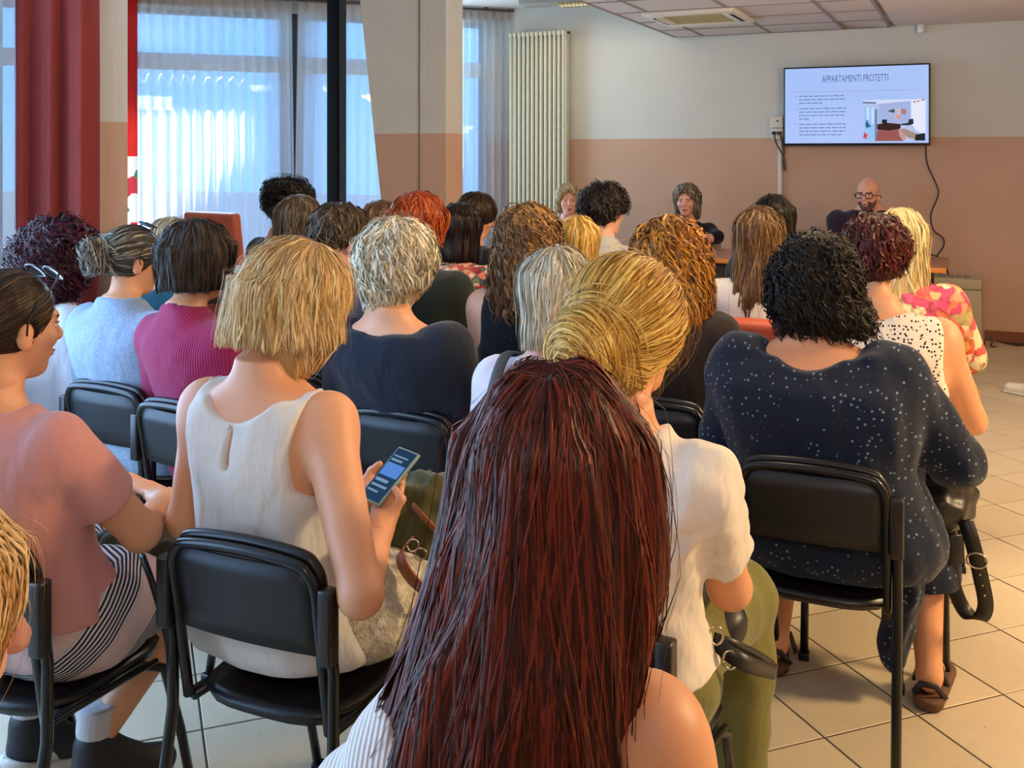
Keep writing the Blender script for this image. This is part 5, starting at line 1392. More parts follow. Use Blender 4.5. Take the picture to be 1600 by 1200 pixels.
# ---- white t-shirt, golden bun
P5 = person('golden blonde person with a low loose bun in a white t-shirt', 982, 396, 1.95, hd=-6, at_chair=(-.675, 2.0), head=(-10, 4, 0), lean=-.03, hunch=.03, sw=1.0, fat=1.0, skin='warm', res=.010, hres=.006,
    arms={'r': ((.215, .07, .71), (.10, .28, .66))},
    top=dict(mat=cloth('cream_tshirt', 'ddd2c4', .85, 420, .8), sleeve=.64, so=.022, neck=.072, hem=.585, name='t_shirt', o=.012, flare=.05, wr=.0045, wl=.08, wsq=(1, 1, 1.2), res=.007),
    bottom=dict(mat=cloth('olive_cotton', '6e6a34', .85, 380, .6), kind='trousers', name='trousers', label='olive green trousers', o=.022, waist=.30, hi=True),
    hair=dict(mat=hair_mat('hair_golden', '5e3c10', 'b27e2c', 'ebc870', .36), t=.026, td=1.0, bun=(.0, -.142, -.014), bunr=.066, h=.007, crown=(0, .06, .12), fc=(0, .155, -.05), fr=(.076, .112, .125), plane=(-.55, 1, .088),
        prims=[('H', ell((.0, -.148, -.020), (.062, .048, .066)), .012), ('H', ell((.0, -.06, -.06), (.072, .06, .05)), .03)],
        sets=[dict(n=2200, seg=16, step=.013, flow='bun', where='nobun', w=.0034, jit=.07, fly=.07, lift=(-.002, .006), length=(.6, 1)), dict(n=1300, seg=14, step=.013, flow='twist', where='bun', axis=(.15, 1, .25), w=.0038, jit=.12, fly=.06, lift=(-.001, .008)),
              dict(n=420, seg=12, step=.014, flow='down', where='nobun', w=.0013, jit=.8, fly=1.0, lift=(.006, .026))]))
# ---- navy dotted dress, black curly bob
P6 = person('broad person with a black curly bob in a navy dotted dress', 1275, 364, 2.97, hd=0, at_chair=(-.375, 2.985), head=(4, 6, 0), lean=-.02, hunch=.05, sw=1.08, fat=1.40, skin='warm', res=.011, hc_off=(0, .06, .138),
    arms={'r': ((.318, .08, .735), (.17, .36, .67)), 'l': ((-.318, .08, .735), (-.17, .36, .67))}, knees={'r': ((.21, .44, .53), (.245, .20, .095)), 'l': ((-.19, .44, .53), (-.19, .22, .095))}, shoes=None,
    top=dict(mat=dotted('navy_dots', '161f33', '6d7f96', 58, .15, .23, stripes=0, base2='0e1626'), sleeve=1.2, so=.028, scoop=(.068, .150), skirt=.52, name='dress', label='navy dress with small pale dots', o=.030, flare=.02, wr=.004, wl=.10, wsq=(1, 1, .4), res=.0085),
    hair=st_curly(hair_mat('hair_black_curly', '030303', '09080a', '1a1618', .52), t=.034, n=2600, amp=.010, wl=.05, fc=(0, .165, -.05), fr=(.078, .118, .13),
        prims=[('Y', loft([(.05, 0, -.02, .112, .122), (-.03, .0, -.026, .130, .122), (-.08, .016, -.030, .140, .112), (-.128, .032, -.030, .128, .095)], 2.0), .04)]))
# ---- second row
P7 = person('person with short ash blond layered hair in a loose navy top', 625, 338, 3.28, hd=-2, at_chair=(-1.62, 2.97), head=(-22, 6, 0), lean=-.03, hunch=.03, sw=1.10, fat=1.10, hres=.007, skin='warm', top=dict(mat=cloth('navy_jersey', '171c29', .85, 420, .6), sleeve=1.5, so=.026, scoop=(.046, .125), hem=.44, o=.022, flare=.05, name='sweater'), bottom=JEANS,
    hair=st_bob(hair_mat('hair_ash_blond', '5e5242', 'ab9a7c', 'eadfc2', .38), L=.095, w=.102, d=.112, t=.036, yc=-.018, fr0=0, n=0, h=.008, lump=(.004, .05), fc=(0, .160, -.045), fr=(.074, .112, .13), sets=[dict(n=1500, seg=12, step=.016, where='top', jit=.35, w=.0055, curl=(.005, .11), fly=.05), dict(n=1300, seg=8, step=.015, jit=.4, w=.005, curl=(.004, .08))]) if False else
    dict(mat=hair_mat('hair_ash_blond', '5e5242', 'ab9a7c', 'eadfc2', .38), t=.036, h=.008, lump=(.004, .05), fc=(0, .160, -.045), fr=(.074, .112, .13), prims=[('H', colL([(.05, 0, -.014, .105, .12), (-.05, 0, -.018, .098, .110), (-.10, 0, -.030, .072, .085), (-.135, 0, -.04, .058, .066)]), .03)],
        sets=[dict(n=1500, seg=13, step=.016, where='top', jit=.35, w=.0055, curl=(.005, .11), fly=.05), dict(n=1400, seg=8, step=.015, jit=.4, w=.005, curl=(.004, .08))]))
P8 = person('person with a grey-brown twisted bun in a light blue shirt', 213, 352, 3.70, hd=-4, at_chair=(-2.70, 2.85), head=(-24, 10, 0), lean=-.0, hunch=.06, sw=1.08, fat=1.16, hres=.007, skin='warm', top=dict(mat=cloth('light_blue_knit', '93a3b8', .9, 500, .5, '8193ab'), sleeve=1.6, so=.022, collar=True, hem=.47, o=.018, flare=.05, name='polo_shirt'), bottom=JEANS,
    hair=dict(mat=hair_mat('hair_grey_brown', '1d1a19', '4e463e', 'b3a282', .36, '1a1719'), t=.014, bun=(-.0, -.125, .0), bunr=.055, h=.008, crown=(0, .06, .10), face=False, plane=(-1.05, 1, .045), ears=True, prims=[('H', ell((0, -.13, -.0), (.048, .045, .062)), .02), ('H', ell((0, -.165, .02), (.035, .03, .04)), .02)],
        sets=[dict(n=1100, seg=12, step=.013, flow='bun', where='nobun', w=.0045, jit=.08, lift=(-.002, .004)), dict(n=700, seg=9, step=.013, flow='twist', where='bun', w=.004, jit=.35, fly=.2, lift=(-.001, .016))]),
    glasses=dict(up=68, name='sunglasses', label='sunglasses with pale lenses resting on top of the head', size=1.1, lens=plain('pale_lens', 'aab4da', .08)))
P9 = person('person with a dark brown bob in a ribbed magenta polo shirt', 312, 341, 3.42, hd=-8, at_chair=(-2.26, 2.74), head=(-10, 8, -4), lean=.0, hunch=.05, sw=1.0, fat=1.0, skin='warm', top=dict(mat=ribbed('magenta_rib', '9c2152', 40, strength=.7), sleeve=1.3, so=.018, collar=True, hem=.46, o=.013, name='polo_shirt'), bottom=DK,
    hair=st_bob(hair_mat('hair_dark_brown_bob', '0e0908', '221814', '43332a', .48), L=.085, w=.106, d=.122, t=.030, yc=-.02, flare=-.004, h=.008, fc=(0, .165, -.05), fr=(.080, .12, .13), sets=[dict(n=1600, seg=14, step=.016, where='top', jit=.08, w=.005), dict(n=1300, seg=9, step=.015, jit=.1, w=.005)]))
P10 = person('person with burgundy curly hair in a white blouse by the drape', 99, 341, 3.95, hd=-12, head=(-14, 8, 0), lean=.02, hunch=.05, sw=1.0, fat=1.1, skin='warm', top=dict(mat=cloth('white_blouse', 'd3d5dd', .85, 420, .8), sleeve=1.3, so=.03, neck=.082, hem=.46, o=.024, name='blouse', wr=.005), bottom=DK,
    hair=st_curly(hair_mat('hair_burgundy', '14040c', '2e0a1a', '54172e', .34), t=.055, tw=1.2, n=1800, amp=.014, wl=.05, fc=(0, .19, -.05), fr=(.082, .12, .14), prims=[('Y', loft([(.06, 0, -.03, .14, .145), (-.03, 0, -.045, .165, .15), (-.10, 0, -.055, .165, .135), (-.155, 0, -.06, .13, .11)], 2.0), .05)]))
P11 = person('person with a silvery blond bob and a grey strap over a pale blouse', 873, 385, 2.80, hd=0, head=(-2, 4, 0), lean=-.02, hunch=.04, sw=1.02, fat=1.02, skin='pink', top=dict(mat=cloth('pale_lilac', 'd6cdd6', .85, 420, .8), sleeve=.8, so=.02, neck=.090, neckoff=(0, 0, -.01), hem=.46, o=.013, name='blouse'), bottom=DK,
    hair=st_bob(hair_mat('hair_silver_blond', '6a604e', 'b3a68a', 'efe6cf', .36, '7e705c'), L=.145, w=.098, d=.105, t=.022, yc=-.02, flare=-.006, h=.008, sets=[dict(n=1900, seg=17, step=.015, where='top', jit=.07, w=.0045), dict(n=1300, seg=10, step=.015, jit=.1, w=.0045)]),
    extra=lambda i: tube('shoulder_strap', [(-.128, -.150, i['zC']-.16), (-.122, -.122, i['zC']-.07), (-.116, -.06, i['zC']-.002), (-.114, .05, i['zC']-.02)], .016, plain('strap_grey', '4b4a48', .7), i['root'], 8, .004, 4))
# ---- third row
P12 = person('person with wavy auburn shoulder-length hair in a dark brown top', 1050, 336, 3.55, hd=0, head=(6, 8, 0), lean=-.02, sw=1.04, fat=1.08, top=dict(mat=cloth('dark_brown_knit', '241814', .85, 380, .5), sleeve=1.4, so=.022, neck=.085, hem=.46, o=.015, name='sweater'), bottom=DK,
    hair=st_long(hair_mat('hair_auburn', '301804', '7a4412', 'c4842c', .34), [(-.235, .015, -.045, .125, .075), (-.16, .01, -.045, .138, .10), (-.08, 0, -.035, .138, .125), (0, 0, -.025, .125, .13), (.06, 0, -.014, .108, .12)], t=.032, h=.009, lump=(.005, .07), sets=[dict(n=1500, seg=20, step=.019, where='top', jit=.25, w=.006, curl=(.012, .13)), dict(n=900, seg=10, step=.018, jit=.3, w=.006, curl=(.010, .10))]))
P13 = person('person with short burgundy curls in a white sleeveless blouse with black dots', 1368, 333, 3.45, hd=4, head=(-4, 8, 0), lean=-.02, hunch=.04, sw=1.08, fat=1.22, skin='warm', arms={'r': ((.300, .07, .70), (.15, .32, .66))}, top=dict(mat=dotted('white_black_dots', 'dcd0c2', '1d1716', 84, .27, .34), sleeve=0, armin=-.022, scoop=(.03, .09), hem=.46, o=.018, name='sleeveless_blouse'), bottom=DK,
    hair=st_curly(hair_mat('hair_burgundy_short', '180505', '3a0f12', '6e2a2c', .36), t=.030, n=1300, amp=.006, wl=.045, lump=(.004, .05), plane=(-.50, 1, .050), ears=True, face=False))
P14 = person('person with long pale blond hair in a coral and pink floral blouse', 1405, 324, 4.25, hd=6, head=(12, 8, 0), lean=-.02, sw=1.05, fat=1.08, skin='warm', top=dict(mat=floral('coral_floral', ['e0705a', 'd8c9a0', 'c8486a', 'e89070', 'b0a070', 'd85878', 'e0cfa8', 'd05a58'], 22, .9), sleeve=1.0, so=.028, scoop=(.004, .085), hem=.46, o=.016, name='blouse'), bottom=DK,
    arms={'r': ((.27, .08, .74), (.12, .30, .66))},
    hair=st_long(hair_mat('hair_pale_blond', '8a7444', 'cbb27c', 'f2e4b8', .36), [(-.33, -.03, -.065, .09, .045), (-.22, -.02, -.06, .10, .06), (-.1, 0, -.045, .10, .09), (0, 0, -.02, .10, .112), (.06, 0, -.014, .094, .112)], t=.02, n=1000, seg=18, step=.022, h=.010))
P15 = person('person with long straight brown hair in a white tank top on a terracotta chair', 1187, 321, 4.45, hd=0, head=(4, 2, 0), lean=-.02, sw=.98, fat=.95, skin='fair', top=dict(mat=cloth('white_tank', 'ddd3c8', .85, 420, .4), sleeve=.25, neck=.085, hem=.46, o=.010, name='tank_top'), bottom=DK,
    hair=st_long(hair_mat('hair_long_brown', '22150c', '51351f', '8e6a42', .32), [(-.49, -.01, -.085, .105, .045), (-.36, -.005, -.08, .108, .05), (-.24, 0, -.07, .106, .06), (-.12, 0, -.05, .104, .085), (-.02, 0, -.025, .102, .112), (.06, 0, -.014, .094, .112)], t=.020, n=1500, seg=24, step=.030, h=.010))
P17 = person('person with long wavy brown hair with golden top light in a dark sleeveless dress', 828, 316, 3.95, hd=2, head=(2, 6, 0), lean=-.02, sw=1.02, fat=1.0, skin='fair', top=dict(mat=cloth('black_navy', '11131c', .85, 380, .4), sleeve=0, armhole=.062, ahx=.03, neck=.085, hem=.46, name='sleeveless_dress'), bottom=DK,
    hair=st_long(hair_mat('hair_wavy_brown', '26170e', '5a3a22', '96683a', .4, 'b8823a'), [(-.35, .015, -.07, .085, .05), (-.25, .01, -.065, .115, .07), (-.14, 0, -.05, .128, .10), (-.04, 0, -.03, .122, .122), (.06, 0, -.014, .102, .116)], t=.026, h=.010, lump=(.004, .06), sets=[dict(n=1300, seg=22, step=.021, where='top', jit=.28, w=.006, curl=(.010, .10), fly=.08), dict(n=700, seg=11, step=.02, jit=.3, w=.006, curl=(.012, .09))]))  # golden light on the crown is put into the root colour
P21 = person('person with short orange-red hair in a dark green top', 655, 298, 4.5, hd=-4, head=(-12, 4, 0), lean=-.04, sw=1.08, fat=1.1, skin='fair', hc_off=(-.02, .055, .15), top=dict(mat=cloth('dark_green', '1b211a', .9, 380, .4), sleeve=1.2, so=.02, neck=.080, hem=.46, o=.018, name='sweater'), bottom=DK,
    hair=st_bob(hair_mat('hair_orange_red', '4a1406', '96360f', 'cc6426', .36), L=.075, w=.104, d=.118, t=.034, h=.010, yc=-.02, sets=[dict(n=900, seg=12, step=.016, where='top', jit=.3, w=.006), dict(n=700, seg=8, step=.015, jit=.3, w=.006)]))
P23 = person('man with short tousled brown hair and a visible right ear', 540, 316, 4.0, hd=-4, head=(-18, 14, 0), lean=.0, hunch=.05, male=True, hres=.008, skin='pink', top=dict(mat=cloth('grey_shirt', '4a4f58', .9, 380, .4), sleeve=1.4, collar=True, hem=.46, name='shirt'), bottom=JEANS,
    hair=st_short(hair_mat('hair_short_brown', '17100c', '382a1f', '69513a', .4), t=.026, h=.008, plane=(-.62, 1, -.004), ears=True, fc=(0, .18, -.03), fr=(.09, .12, .12), lump=(.004, .04), sets=[dict(n=1100, seg=6, step=.014, jit=.4, w=.005, lift=(-.002, .008))]))
P27 = person('person with receding grey-blond hair in a teal shirt', 276, 338, 4.45, hd=-8, head=(-10, 12, 0), lean=.02, hunch=.05, male=True, skin='pink', top=dict(mat=cloth('teal_shirt', '1f5666', .9, 380, .4), sleeve=1.2, neck=.078, hem=.46, name='shirt'), bottom=DK,
    hair=st_short(hair_mat('hair_grey_blond', '6a5a46', '9c8868', 'c6b594', .42), t=.014, plane=(-.62, 1, .015), fc=(0, .16, .0), fr=(.075, .11, .12), sets=[dict(n=600, seg=7, step=.014, jit=.2, w=.004)]))
# ---- fourth row and beyond
P18 = person('person with a golden blond bob in front of the man in the light shirt', 904, 336, 4.75, hd=0, head=(-4, 4, 0), lean=-.02, sw=.98, skin='fair', top=dict(mat=cloth('beige_blouse', 'b5a68e', .9, 380, .4), sleeve=.7, neck=.085, hem=.46, name='blouse'), bottom=DK,
    hair=st_bob(hair_mat('hair_gold_bob', '6e4c1e', 'b8893e', 'ecca78', .34), L=.13, w=.10, d=.108, t=.022, h=.010, sets=[dict(n=900, seg=15, step=.018, where='top', jit=.1, w=.006), dict(n=600, seg=9, step=.017, jit=.15, w=.006)]))
P20 = person('person with straight near-black hair in an orange and pink floral blouse', 722, 316, 5.06, hd=-2, head=(-6, 6, 0), lean=-.02, sw=1.12, fat=1.05, skin='warm', top=dict(mat=floral('warm_floral', ['d8a080', 'c8584a', 'e8c8a8', '46504a', 'd87a5a', 'e0b090', 'a83a44', '6a7a5a'], 34), sleeve=.8, so=.03, scoop=(.004, .085), hem=.46, o=.018, name='blouse'), bottom=DK,
    hair=st_bob(hair_mat('hair_black_straight', '060304', '140a0b', '2e181a', .32), L=.165, w=.10, d=.108, t=.02, h=.010, sets=[dict(n=900, seg=17, step=.018, where='top', jit=.08, w=.006), dict(n=500, seg=9, step=.018, jit=.1, w=.006)]), glasses=dict(up=52, name='sunglasses', label='thin sunglasses on top of the head'))
P24 = person('person with long light brown hair turned to the right near the black post', 470, 304, 5.20, hd=-10, head=(-40, 4, 0), lean=-.02, skin='pink', hres=.009, face=dict(brow='5a4232'), top=dict(mat=cloth('black_tee', '15161a', .9, 380, .4), sleeve=.6, neck=.08, hem=.46, name='t_shirt'), bottom=JEANS,
    hair=st_long(hair_mat('hair_light_brown', '2a1e17', '53402f', '94785c', .36), [(-.30, 0, -.07, .09, .045), (-.18, 0, -.06, .098, .065), (-.06, 0, -.035, .10, .10), (.06, 0, -.014, .094, .112)], t=.02, n=900, seg=18, step=.02, h=.010, fc=(0, .15, -.06), fr=(.085, .125, .15)))
P25 = person('person with a big black updo in a dark grey top by the window', 452, 273, 5.85, hd=-12, head=(-6, 4, 0), lean=-.02, sw=1.05, skin='tan', top=dict(mat=cloth('charcoal_top', '22242a', .9, 380, .4), sleeve=1.3, neck=.07, hem=.46, name='top'), bottom=DK,
    hair=st_curly(hair_mat('hair_black_updo', '040405', '0b0b0e', '1e1c20', .4), t=.040, n=900, amp=.006, wl=.05, plane=(-.55, 1, .075), face=False, h=.010, prims=[('H', ell((.02, -.03, .075), (.115, .12, .07)), .03)]))
P26 = person('person with brown hair and sunglasses on top, mostly hidden behind the red-haired one', 597, 312, 5.75, hd=-6, head=(-10, 6, 0), lean=-.02, skin='pink', top=dict(mat=cloth('grey_blue_top', '5a6470', .9, 380, .4), sleeve=1.0, neck=.08, hem=.46, name='top'), bottom=DK,
    hair=st_bob(hair_mat('hair_mid_brown', '33221a', '644630', '967250', .38), L=.14, w=.10, d=.108, t=.02, h=.011, sets=[dict(n=700, seg=15, step=.018, where='top', jit=.15, w=.006)]), glasses=dict(up=52, name='sunglasses', label='sunglasses on top of the head'))
P16 = person('person with long straight black hair in the front row', 1209, 303, 5.32, hd=0, head=(-2, 2, 0), lean=-.02, skin='fair', top=dict(mat=cloth('black_top', '121317', .9, 380, .4), sleeve=1.2, neck=.08, hem=.46, name='top'), bottom=DK,
    hair=st_long(hair_mat('hair_long_black', '040405', '0d0b0c', '26201e', .3), [(-.45, 0, -.08, .10, .045), (-.3, 0, -.07, .105, .055), (-.12, 0, -.045, .105, .09), (0, 0, -.022, .102, .112), (.06, 0, -.014, .094, .112)], t=.02, n=900, seg=20, step=.024, h=.011))
P19 = person('man with dark curly hair in a pale shirt looking toward the speakers', 944, 283, 5.65, hd=-4, head=(-22, 2, 0), lean=-.02, male=True, hres=.009, sw=1.02, skin='fair', top=dict(mat=cloth('pale_shirt', 'bcb6ac', .9, 380, .5), sleeve=1.4, so=.022, collar=True, hem=.46, o=.018, name='shirt'), bottom=JEANS,
    hair=st_curly(hair_mat('hair_dark_curls', '080606', '191311', '40332b', .4), t=.040, n=1000, amp=.009, wl=.05, plane=(-.55, 1, .030), ears=True, h=.010, lump=(.006, .05), fc=(0, .19, -.03), fr=(.085, .12, .12)))
P22 = person('person with short dark hair and glasses in profile before the sheer curtain', 754, 299, 5.95, hd=-14, head=(-34, 18, 0), lean=.02, hunch=.05, skin='warm', hres=.008, face=dict(brow='2a1c14'), top=dict(mat=cloth('dark_plum_top', '1d161c', .9, 380, .4), sleeve=1.2, neck=.08, hem=.46, name='top'), bottom=DK,
    hair=st_short(hair_mat('hair_dark_short', '120b08', '2c1d14', '4e3826', .38), t=.022, h=.009, plane=(-.35, 1, .045), ears=True, fc=(0, .155, -.035), fr=(.08, .105, .115), sets=[dict(n=900, seg=10, step=.014, jit=.15, w=.005)]), glasses=dict(up=0))
# ---- the three speakers facing the room
P28 = person('speaker with short wavy blond hair seated left at the long table', 888, 286, 9.10, scale=1.12, arms={'r': ((.26, .12, .87), (.09, .33, .845)), 'l': ((-.26, .12, .87), (-.09, .33, .845))}, hd=198, head=(8, 4, 0), lean=.0, skin='pink', res=.012, hres=.008, hc_off=(0, .055, .150), face=dict(brow='8a6a48', lips='b06a5e'), top=dict(mat=cloth('taupe_cardigan', '6e5f58', .9, 380, .4), sleeve=1.5, neck=.078, hem=.46, name='cardigan'), bottom=DK,
    hair=st_bob(hair_mat('hair_wavy_blond', '5e4a2e', 'a4875a', 'dccb9e', .4), L=.105, w=.098, d=.100, t=.018, plane=(-1, .55, .046), yc=-.040, h=.009, lump=(.0015, .05), fc=(0, .140, -.030), fr=(.088, .125, .128), kf=1.03, sets=[dict(n=1000, seg=13, step=.015, where='top', jit=.3, w=.005, curl=(.006, .08))]))
P29 = person('speaker with layered grey-brown hair and a black top in the middle of the table', 1073, 285, 8.78, scale=1.12, arms={'r': ((.26, .12, .87), (.09, .33, .845)), 'l': ((-.26, .12, .87), (-.09, .33, .845))}, hd=190, head=(-6, 4, 0), lean=.0, skin='pink', res=.012, hres=.008, face=dict(brow='4a382c', lips='a05a52'), top=dict(mat=cloth('black_blouse', '121318', .9, 380, .4), sleeve=1.3, neck=.092, neckoff=(0, .04, -.03), hem=.46, name='blouse'), bottom=DK,
    hair=st_bob(hair_mat('hair_grey_brown_layers', '302820', '6e5f50', 'b4a48c', .4), L=.15, w=.098, d=.095, t=.020, plane=(-1, .50, .050), yc=-.045, h=.009, lump=(.0015, .06), fc=(.006, .140, -.038), fr=(.086, .125, .136), kf=1.03, sets=[dict(n=1100, seg=15, step=.016, where='top', jit=.25, w=.005, curl=(.006, .10))]))
P30 = person('bald man with glasses and a short beard speaking at the right of the table', 1357, 274, 8.20, scale=1.13, arms={'r': ((.26, .12, .87), (.09, .33, .845)), 'l': ((-.26, .12, .87), (-.09, .33, .845))}, hd=178, head=(-8, 2, 0), lean=.0, male=True, skin='pink', res=.011, hres=.008, hc_off=(0, .10, .10), face=dict(brow='33241c', lips='a0615a', beard=True), sw=1.22, fat=1.12, top=dict(mat=cloth('dark_plum_sweater', '2a1a28', .9, 380, .4), sleeve=1.7, scoop=(.03, .075), hem=.46, o=.016, name='sweater'), bottom=DK,
    hair=None, glasses=dict(up=0, th=.0032))
# ------------------------------------------------------------------ a chair under everyone
for inf, lb, kw in (
    (P1, 'black folding chair under the person with long dark red hair', {}), (P2, 'black folding chair of the blonde at the left edge', {}),
    (P3, 'black folding chair under the white sleeveless top, its back fully in view', dict(dx=.065, dy=-.02)), (P4, 'black folding chair seen side-on under the pink t-shirt', {}),
    (P5, 'folding chair under the white t-shirt, hidden by the red hair', {}), (P6, 'black folding chair under the navy dotted dress, legs on bare tiles', dict(dy=-.055, dx=-.012)),
    (P7, 'black folding chair behind the loose navy top', {}), (P8, 'black folding chair behind the light blue shirt', {}), (P9, 'folding chair under the magenta polo, its left post showing', {}),
    (P10, 'folding chair under the white blouse by the drape', {}), (P11, 'folding chair of the silvery blond bob', {}), (P12, 'folding chair under the dark brown top', {}),
    (P13, 'folding chair under the black dotted blouse', {}), (P14, 'folding chair under the coral floral blouse', {}), (P17, 'folding chair under the dark sleeveless dress', {}),
    (P21, 'folding chair under the dark green top', {}), (P23, 'folding chair of the man with tousled brown hair', {}), (P27, 'folding chair of the one in the teal shirt', {}),
    (P18, 'folding chair of the golden blond bob', {}), (P20, 'folding chair under the orange floral blouse', {}), (P24, 'folding chair of the one with light brown hair', {}),
    (P25, 'folding chair under the black updo by the window', {}), (P26, 'folding chair of the brown-haired one with sunglasses on top', {}), (P16, 'folding chair under the straight black hair in front', {}),
    (P19, 'folding chair of the man with dark curls', {}), (P22, 'folding chair of the one with glasses in profile', {})):
    chair_for(inf, lb, **kw)
i = P15['root']; armchair((i.location.x, i.location.y+.02, 0), 0, .905, .50, 'terracotta padded chair under the long straight brown hair')
M_beige = plain('beige_upholstery', '9c8668', .8)
for inf, lb in ((P28, 'beige padded chair of the blond speaker'), (P29, 'beige padded chair behind the speaker in black'), (P30, 'beige padded chair behind the bald speaker')):
    r = inf['root']; armchair((r.location.x, r.location.y+.05, 0), math.degrees(r.rotation_euler.z), .90, .52, lb, M_beige, inf['seat']-.01)
# ------------------------------------------------------------------ phone, bags, shoes
def oriented(center, right, up):
    x = Vector(right).normalized(); z = Vector(up); z = (z-x*z.dot(x)).normalized(); y = z.cross(x)
    M = Matrix((x, y, z)).transposed().to_4x4(); M.translation = Vector(center); return M
pc_ = Vector(PHC)
ph = empty('smartphone', pc_); tag(ph, 'smartphone with a lit blue screen in a pale case held by the blond bob', 'phone')
ph.matrix_basis = oriented(pc_, PHX, PHZ)     # x across, y along, z out of the screen
box('case', (0, 0, 0), (.074, .150, .009), plain('phone_case', '7f9a94', .4), ph, bev=.004, segs=2)
box('screen', (0, 0, .0048), (.066, .140, .0012), emis('phone_screen', '26405c', .9), ph)
qs = [(-.028, .030, .028, .052), ]
def flat(name, rects, mat, z, parent):
    bm = bmesh.new()
    for (x0, y0, x1, y1) in rects: bm.faces.new([bm.verts.new(p) for p in ((x0, y0, z), (x1, y0, z), (x1, y1, z), (x0, y1, z))])
    return put(name, finish(bm, name, False), parent, mat)
flat('screen_image', [(-.030, -.005, .030, .030)], emis('phone_blue', '5b8fe0', .9), .0056, ph)
flat('screen_rows', [(-.028, .036, .010, .042), (-.028, .048, .020, .052), (-.028, -.022, .015, -.014), (-.028, -.036, .024, -.030), (-.028, -.05, .008, -.045)], emis('phone_rows', '86a6c8', .8), .0056, ph)
# soft bags: crumpled solids
def bag(name, label, c, r, mat, seed, rz=0, lump=.010, flat_=None, h=.009):
    root = empty(name, c, rz); tag(root, label, 'bag'); F = Fd(); F.add(ell((0, 0, 0), r), .02); F.add(ell((0, 0, r[2]*.45), (r[0]*.82, r[1]*.8, r[2]*.75)), .03)
    F.noise = waves(seed, lump, .07, 6, (1, 1, 1)); blob('body', F, h, mat, root); return root
pb = at(657, 818, 2.50)
olive = cloth('olive_canvas', '4c4a2a', .9, 300, .8)
b1 = bag('shoulder_bag', 'olive canvas bag with a brown leather strap on the lap of the phone user', (pb.x, pb.y, pb.z), (.15, .10, .105), olive, 11, .3)
M_lea = plain('brown_leather', '8a4a22', .45, .08, 90, .25, .001); M_brass = plain('buckle_metal', 'b8ad98', .25, .02, Metallic=1.0)
def strap(name, pts, w, th, mat, parent, n=6):
    """flat belt along a path"""
    P = smooth_path(pts, n); bm = bmesh.new(); prev = None
    for k, p in enumerate(P):
        t = (P[min(k+1, len(P)-1)]-P[max(k-1, 0)]).normalized(); side = Vector(strap.side).copy(); side = (side-t*side.dot(t)).normalized(); nn = t.cross(side)
        r = [bm.verts.new(p+side*a*w/2+nn*b_*th/2) for a, b_ in ((-1, -1), (1, -1), (1, 1), (-1, 1))]
        if prev:
            for j in range(4): bm.faces.new((prev[j], prev[(j+1) % 4], r[(j+1) % 4], r[j]))
        else: bm.faces.new(list(reversed(r)))
        prev = r
    bm.faces.new(prev); bmesh.ops.recalc_face_normals(bm, faces=bm.faces); return put(name, finish(bm, name), parent, mat)
strap.side = (.5, -.5, .7)
def lp(root, pts):                                                    # room points -> the thing's own frame
    Mi = root.matrix_basis.inverted(); return [Mi @ Vector(p) for p in pts]
strap('strap', lp(b1, [at(640, 845, 2.36), at(625, 868, 2.30), at(640, 900, 2.24), at(668, 924, 2.22), at(705, 930, 2.24), at(725, 905, 2.34)]), .034, .005, M_lea, b1)
strap('flap_strap', lp(b1, [at(645, 790, 2.38), at(665, 812, 2.34), at(690, 835, 2.35), at(720, 850, 2.40)]), .016, .004, M_lea, b1)
def ring(name, c, R1, r, mat, parent, nrm=(0, 1, 0), sq=1.0):
    n = Vector(nrm).normalized(); u = n.cross(Vector((0, 0, 1))).normalized(); v = n.cross(u)
    pts = [Vector(c)+u*math.cos(a)*R1+v*math.sin(a)*R1*sq for a in np.linspace(0, 2*PI, 25)]
    bm = bmesh.new(); bm_tube(bm, pts, r, 6); return put(name, finish(bm, name), parent, mat)
for px_, py_ in ((645, 852), (657, 866)): ring('buckle', lp(b1, [at(px_, py_, 2.31)])[0], .013, .0022, M_brass, b1, (.3, -1, .2))
# bag on the lap of the pink t-shirt
pb = at(222, 880, 2.42)
b2 = bag('shoulder_bag', 'dark olive bag on the lap of the pink t-shirt with a hanging black strap', (pb.x-.05, pb.y+.05, pb.z-.01), (.12, .085, .075), cloth('dark_olive_canvas', '3c3a26', .9, 300, .8), 13, .2)
M_blea = plain('black_leather', '131210', .42, .05, 120, .3, .001)
strap.side = (.9, .3, 0)
strap('strap', lp(b2, [at(222, 868, 2.33), at(236, 905, 2.28), at(250, 950, 2.25), at(262, 1000, 2.24), at(266, 1050, 2.26)]), .014, .006, M_blea, b2)
# handbag beside the olive trousers
pb = at(1118, 1000, 2.10); 
b3 = bag('handbag', 'small black handbag with metal rings at the hip of the olive trousers', (pb.x-.03, pb.y+.10, pb.z-.02), (.07, .08, .05), M_blea, 17, 0, .004)
strap.side = (.1, .2, 1)
strap('strap', lp(b3, [at(1118, 1003, 2.00), at(1140, 1022, 1.98), at(1165, 1037, 1.98), at(1190, 1045, 2.02), at(1212, 1050, 2.10)]), .030, .005, M_blea, b3)
strap('strap', lp(b3, [at(1115, 995, 2.02), at(1150, 1008, 2.02), at(1185, 1025, 2.08), at(1208, 1040, 2.14)]), .018, .005, M_blea, b3)
for px_, py_ in ((1119, 993), (1141, 1031)): ring('ring', lp(b3, [at(px_, py_, 1.975)])[0], .014, .0025, M_brass, b3, (.6, -1, .2), 1.2)
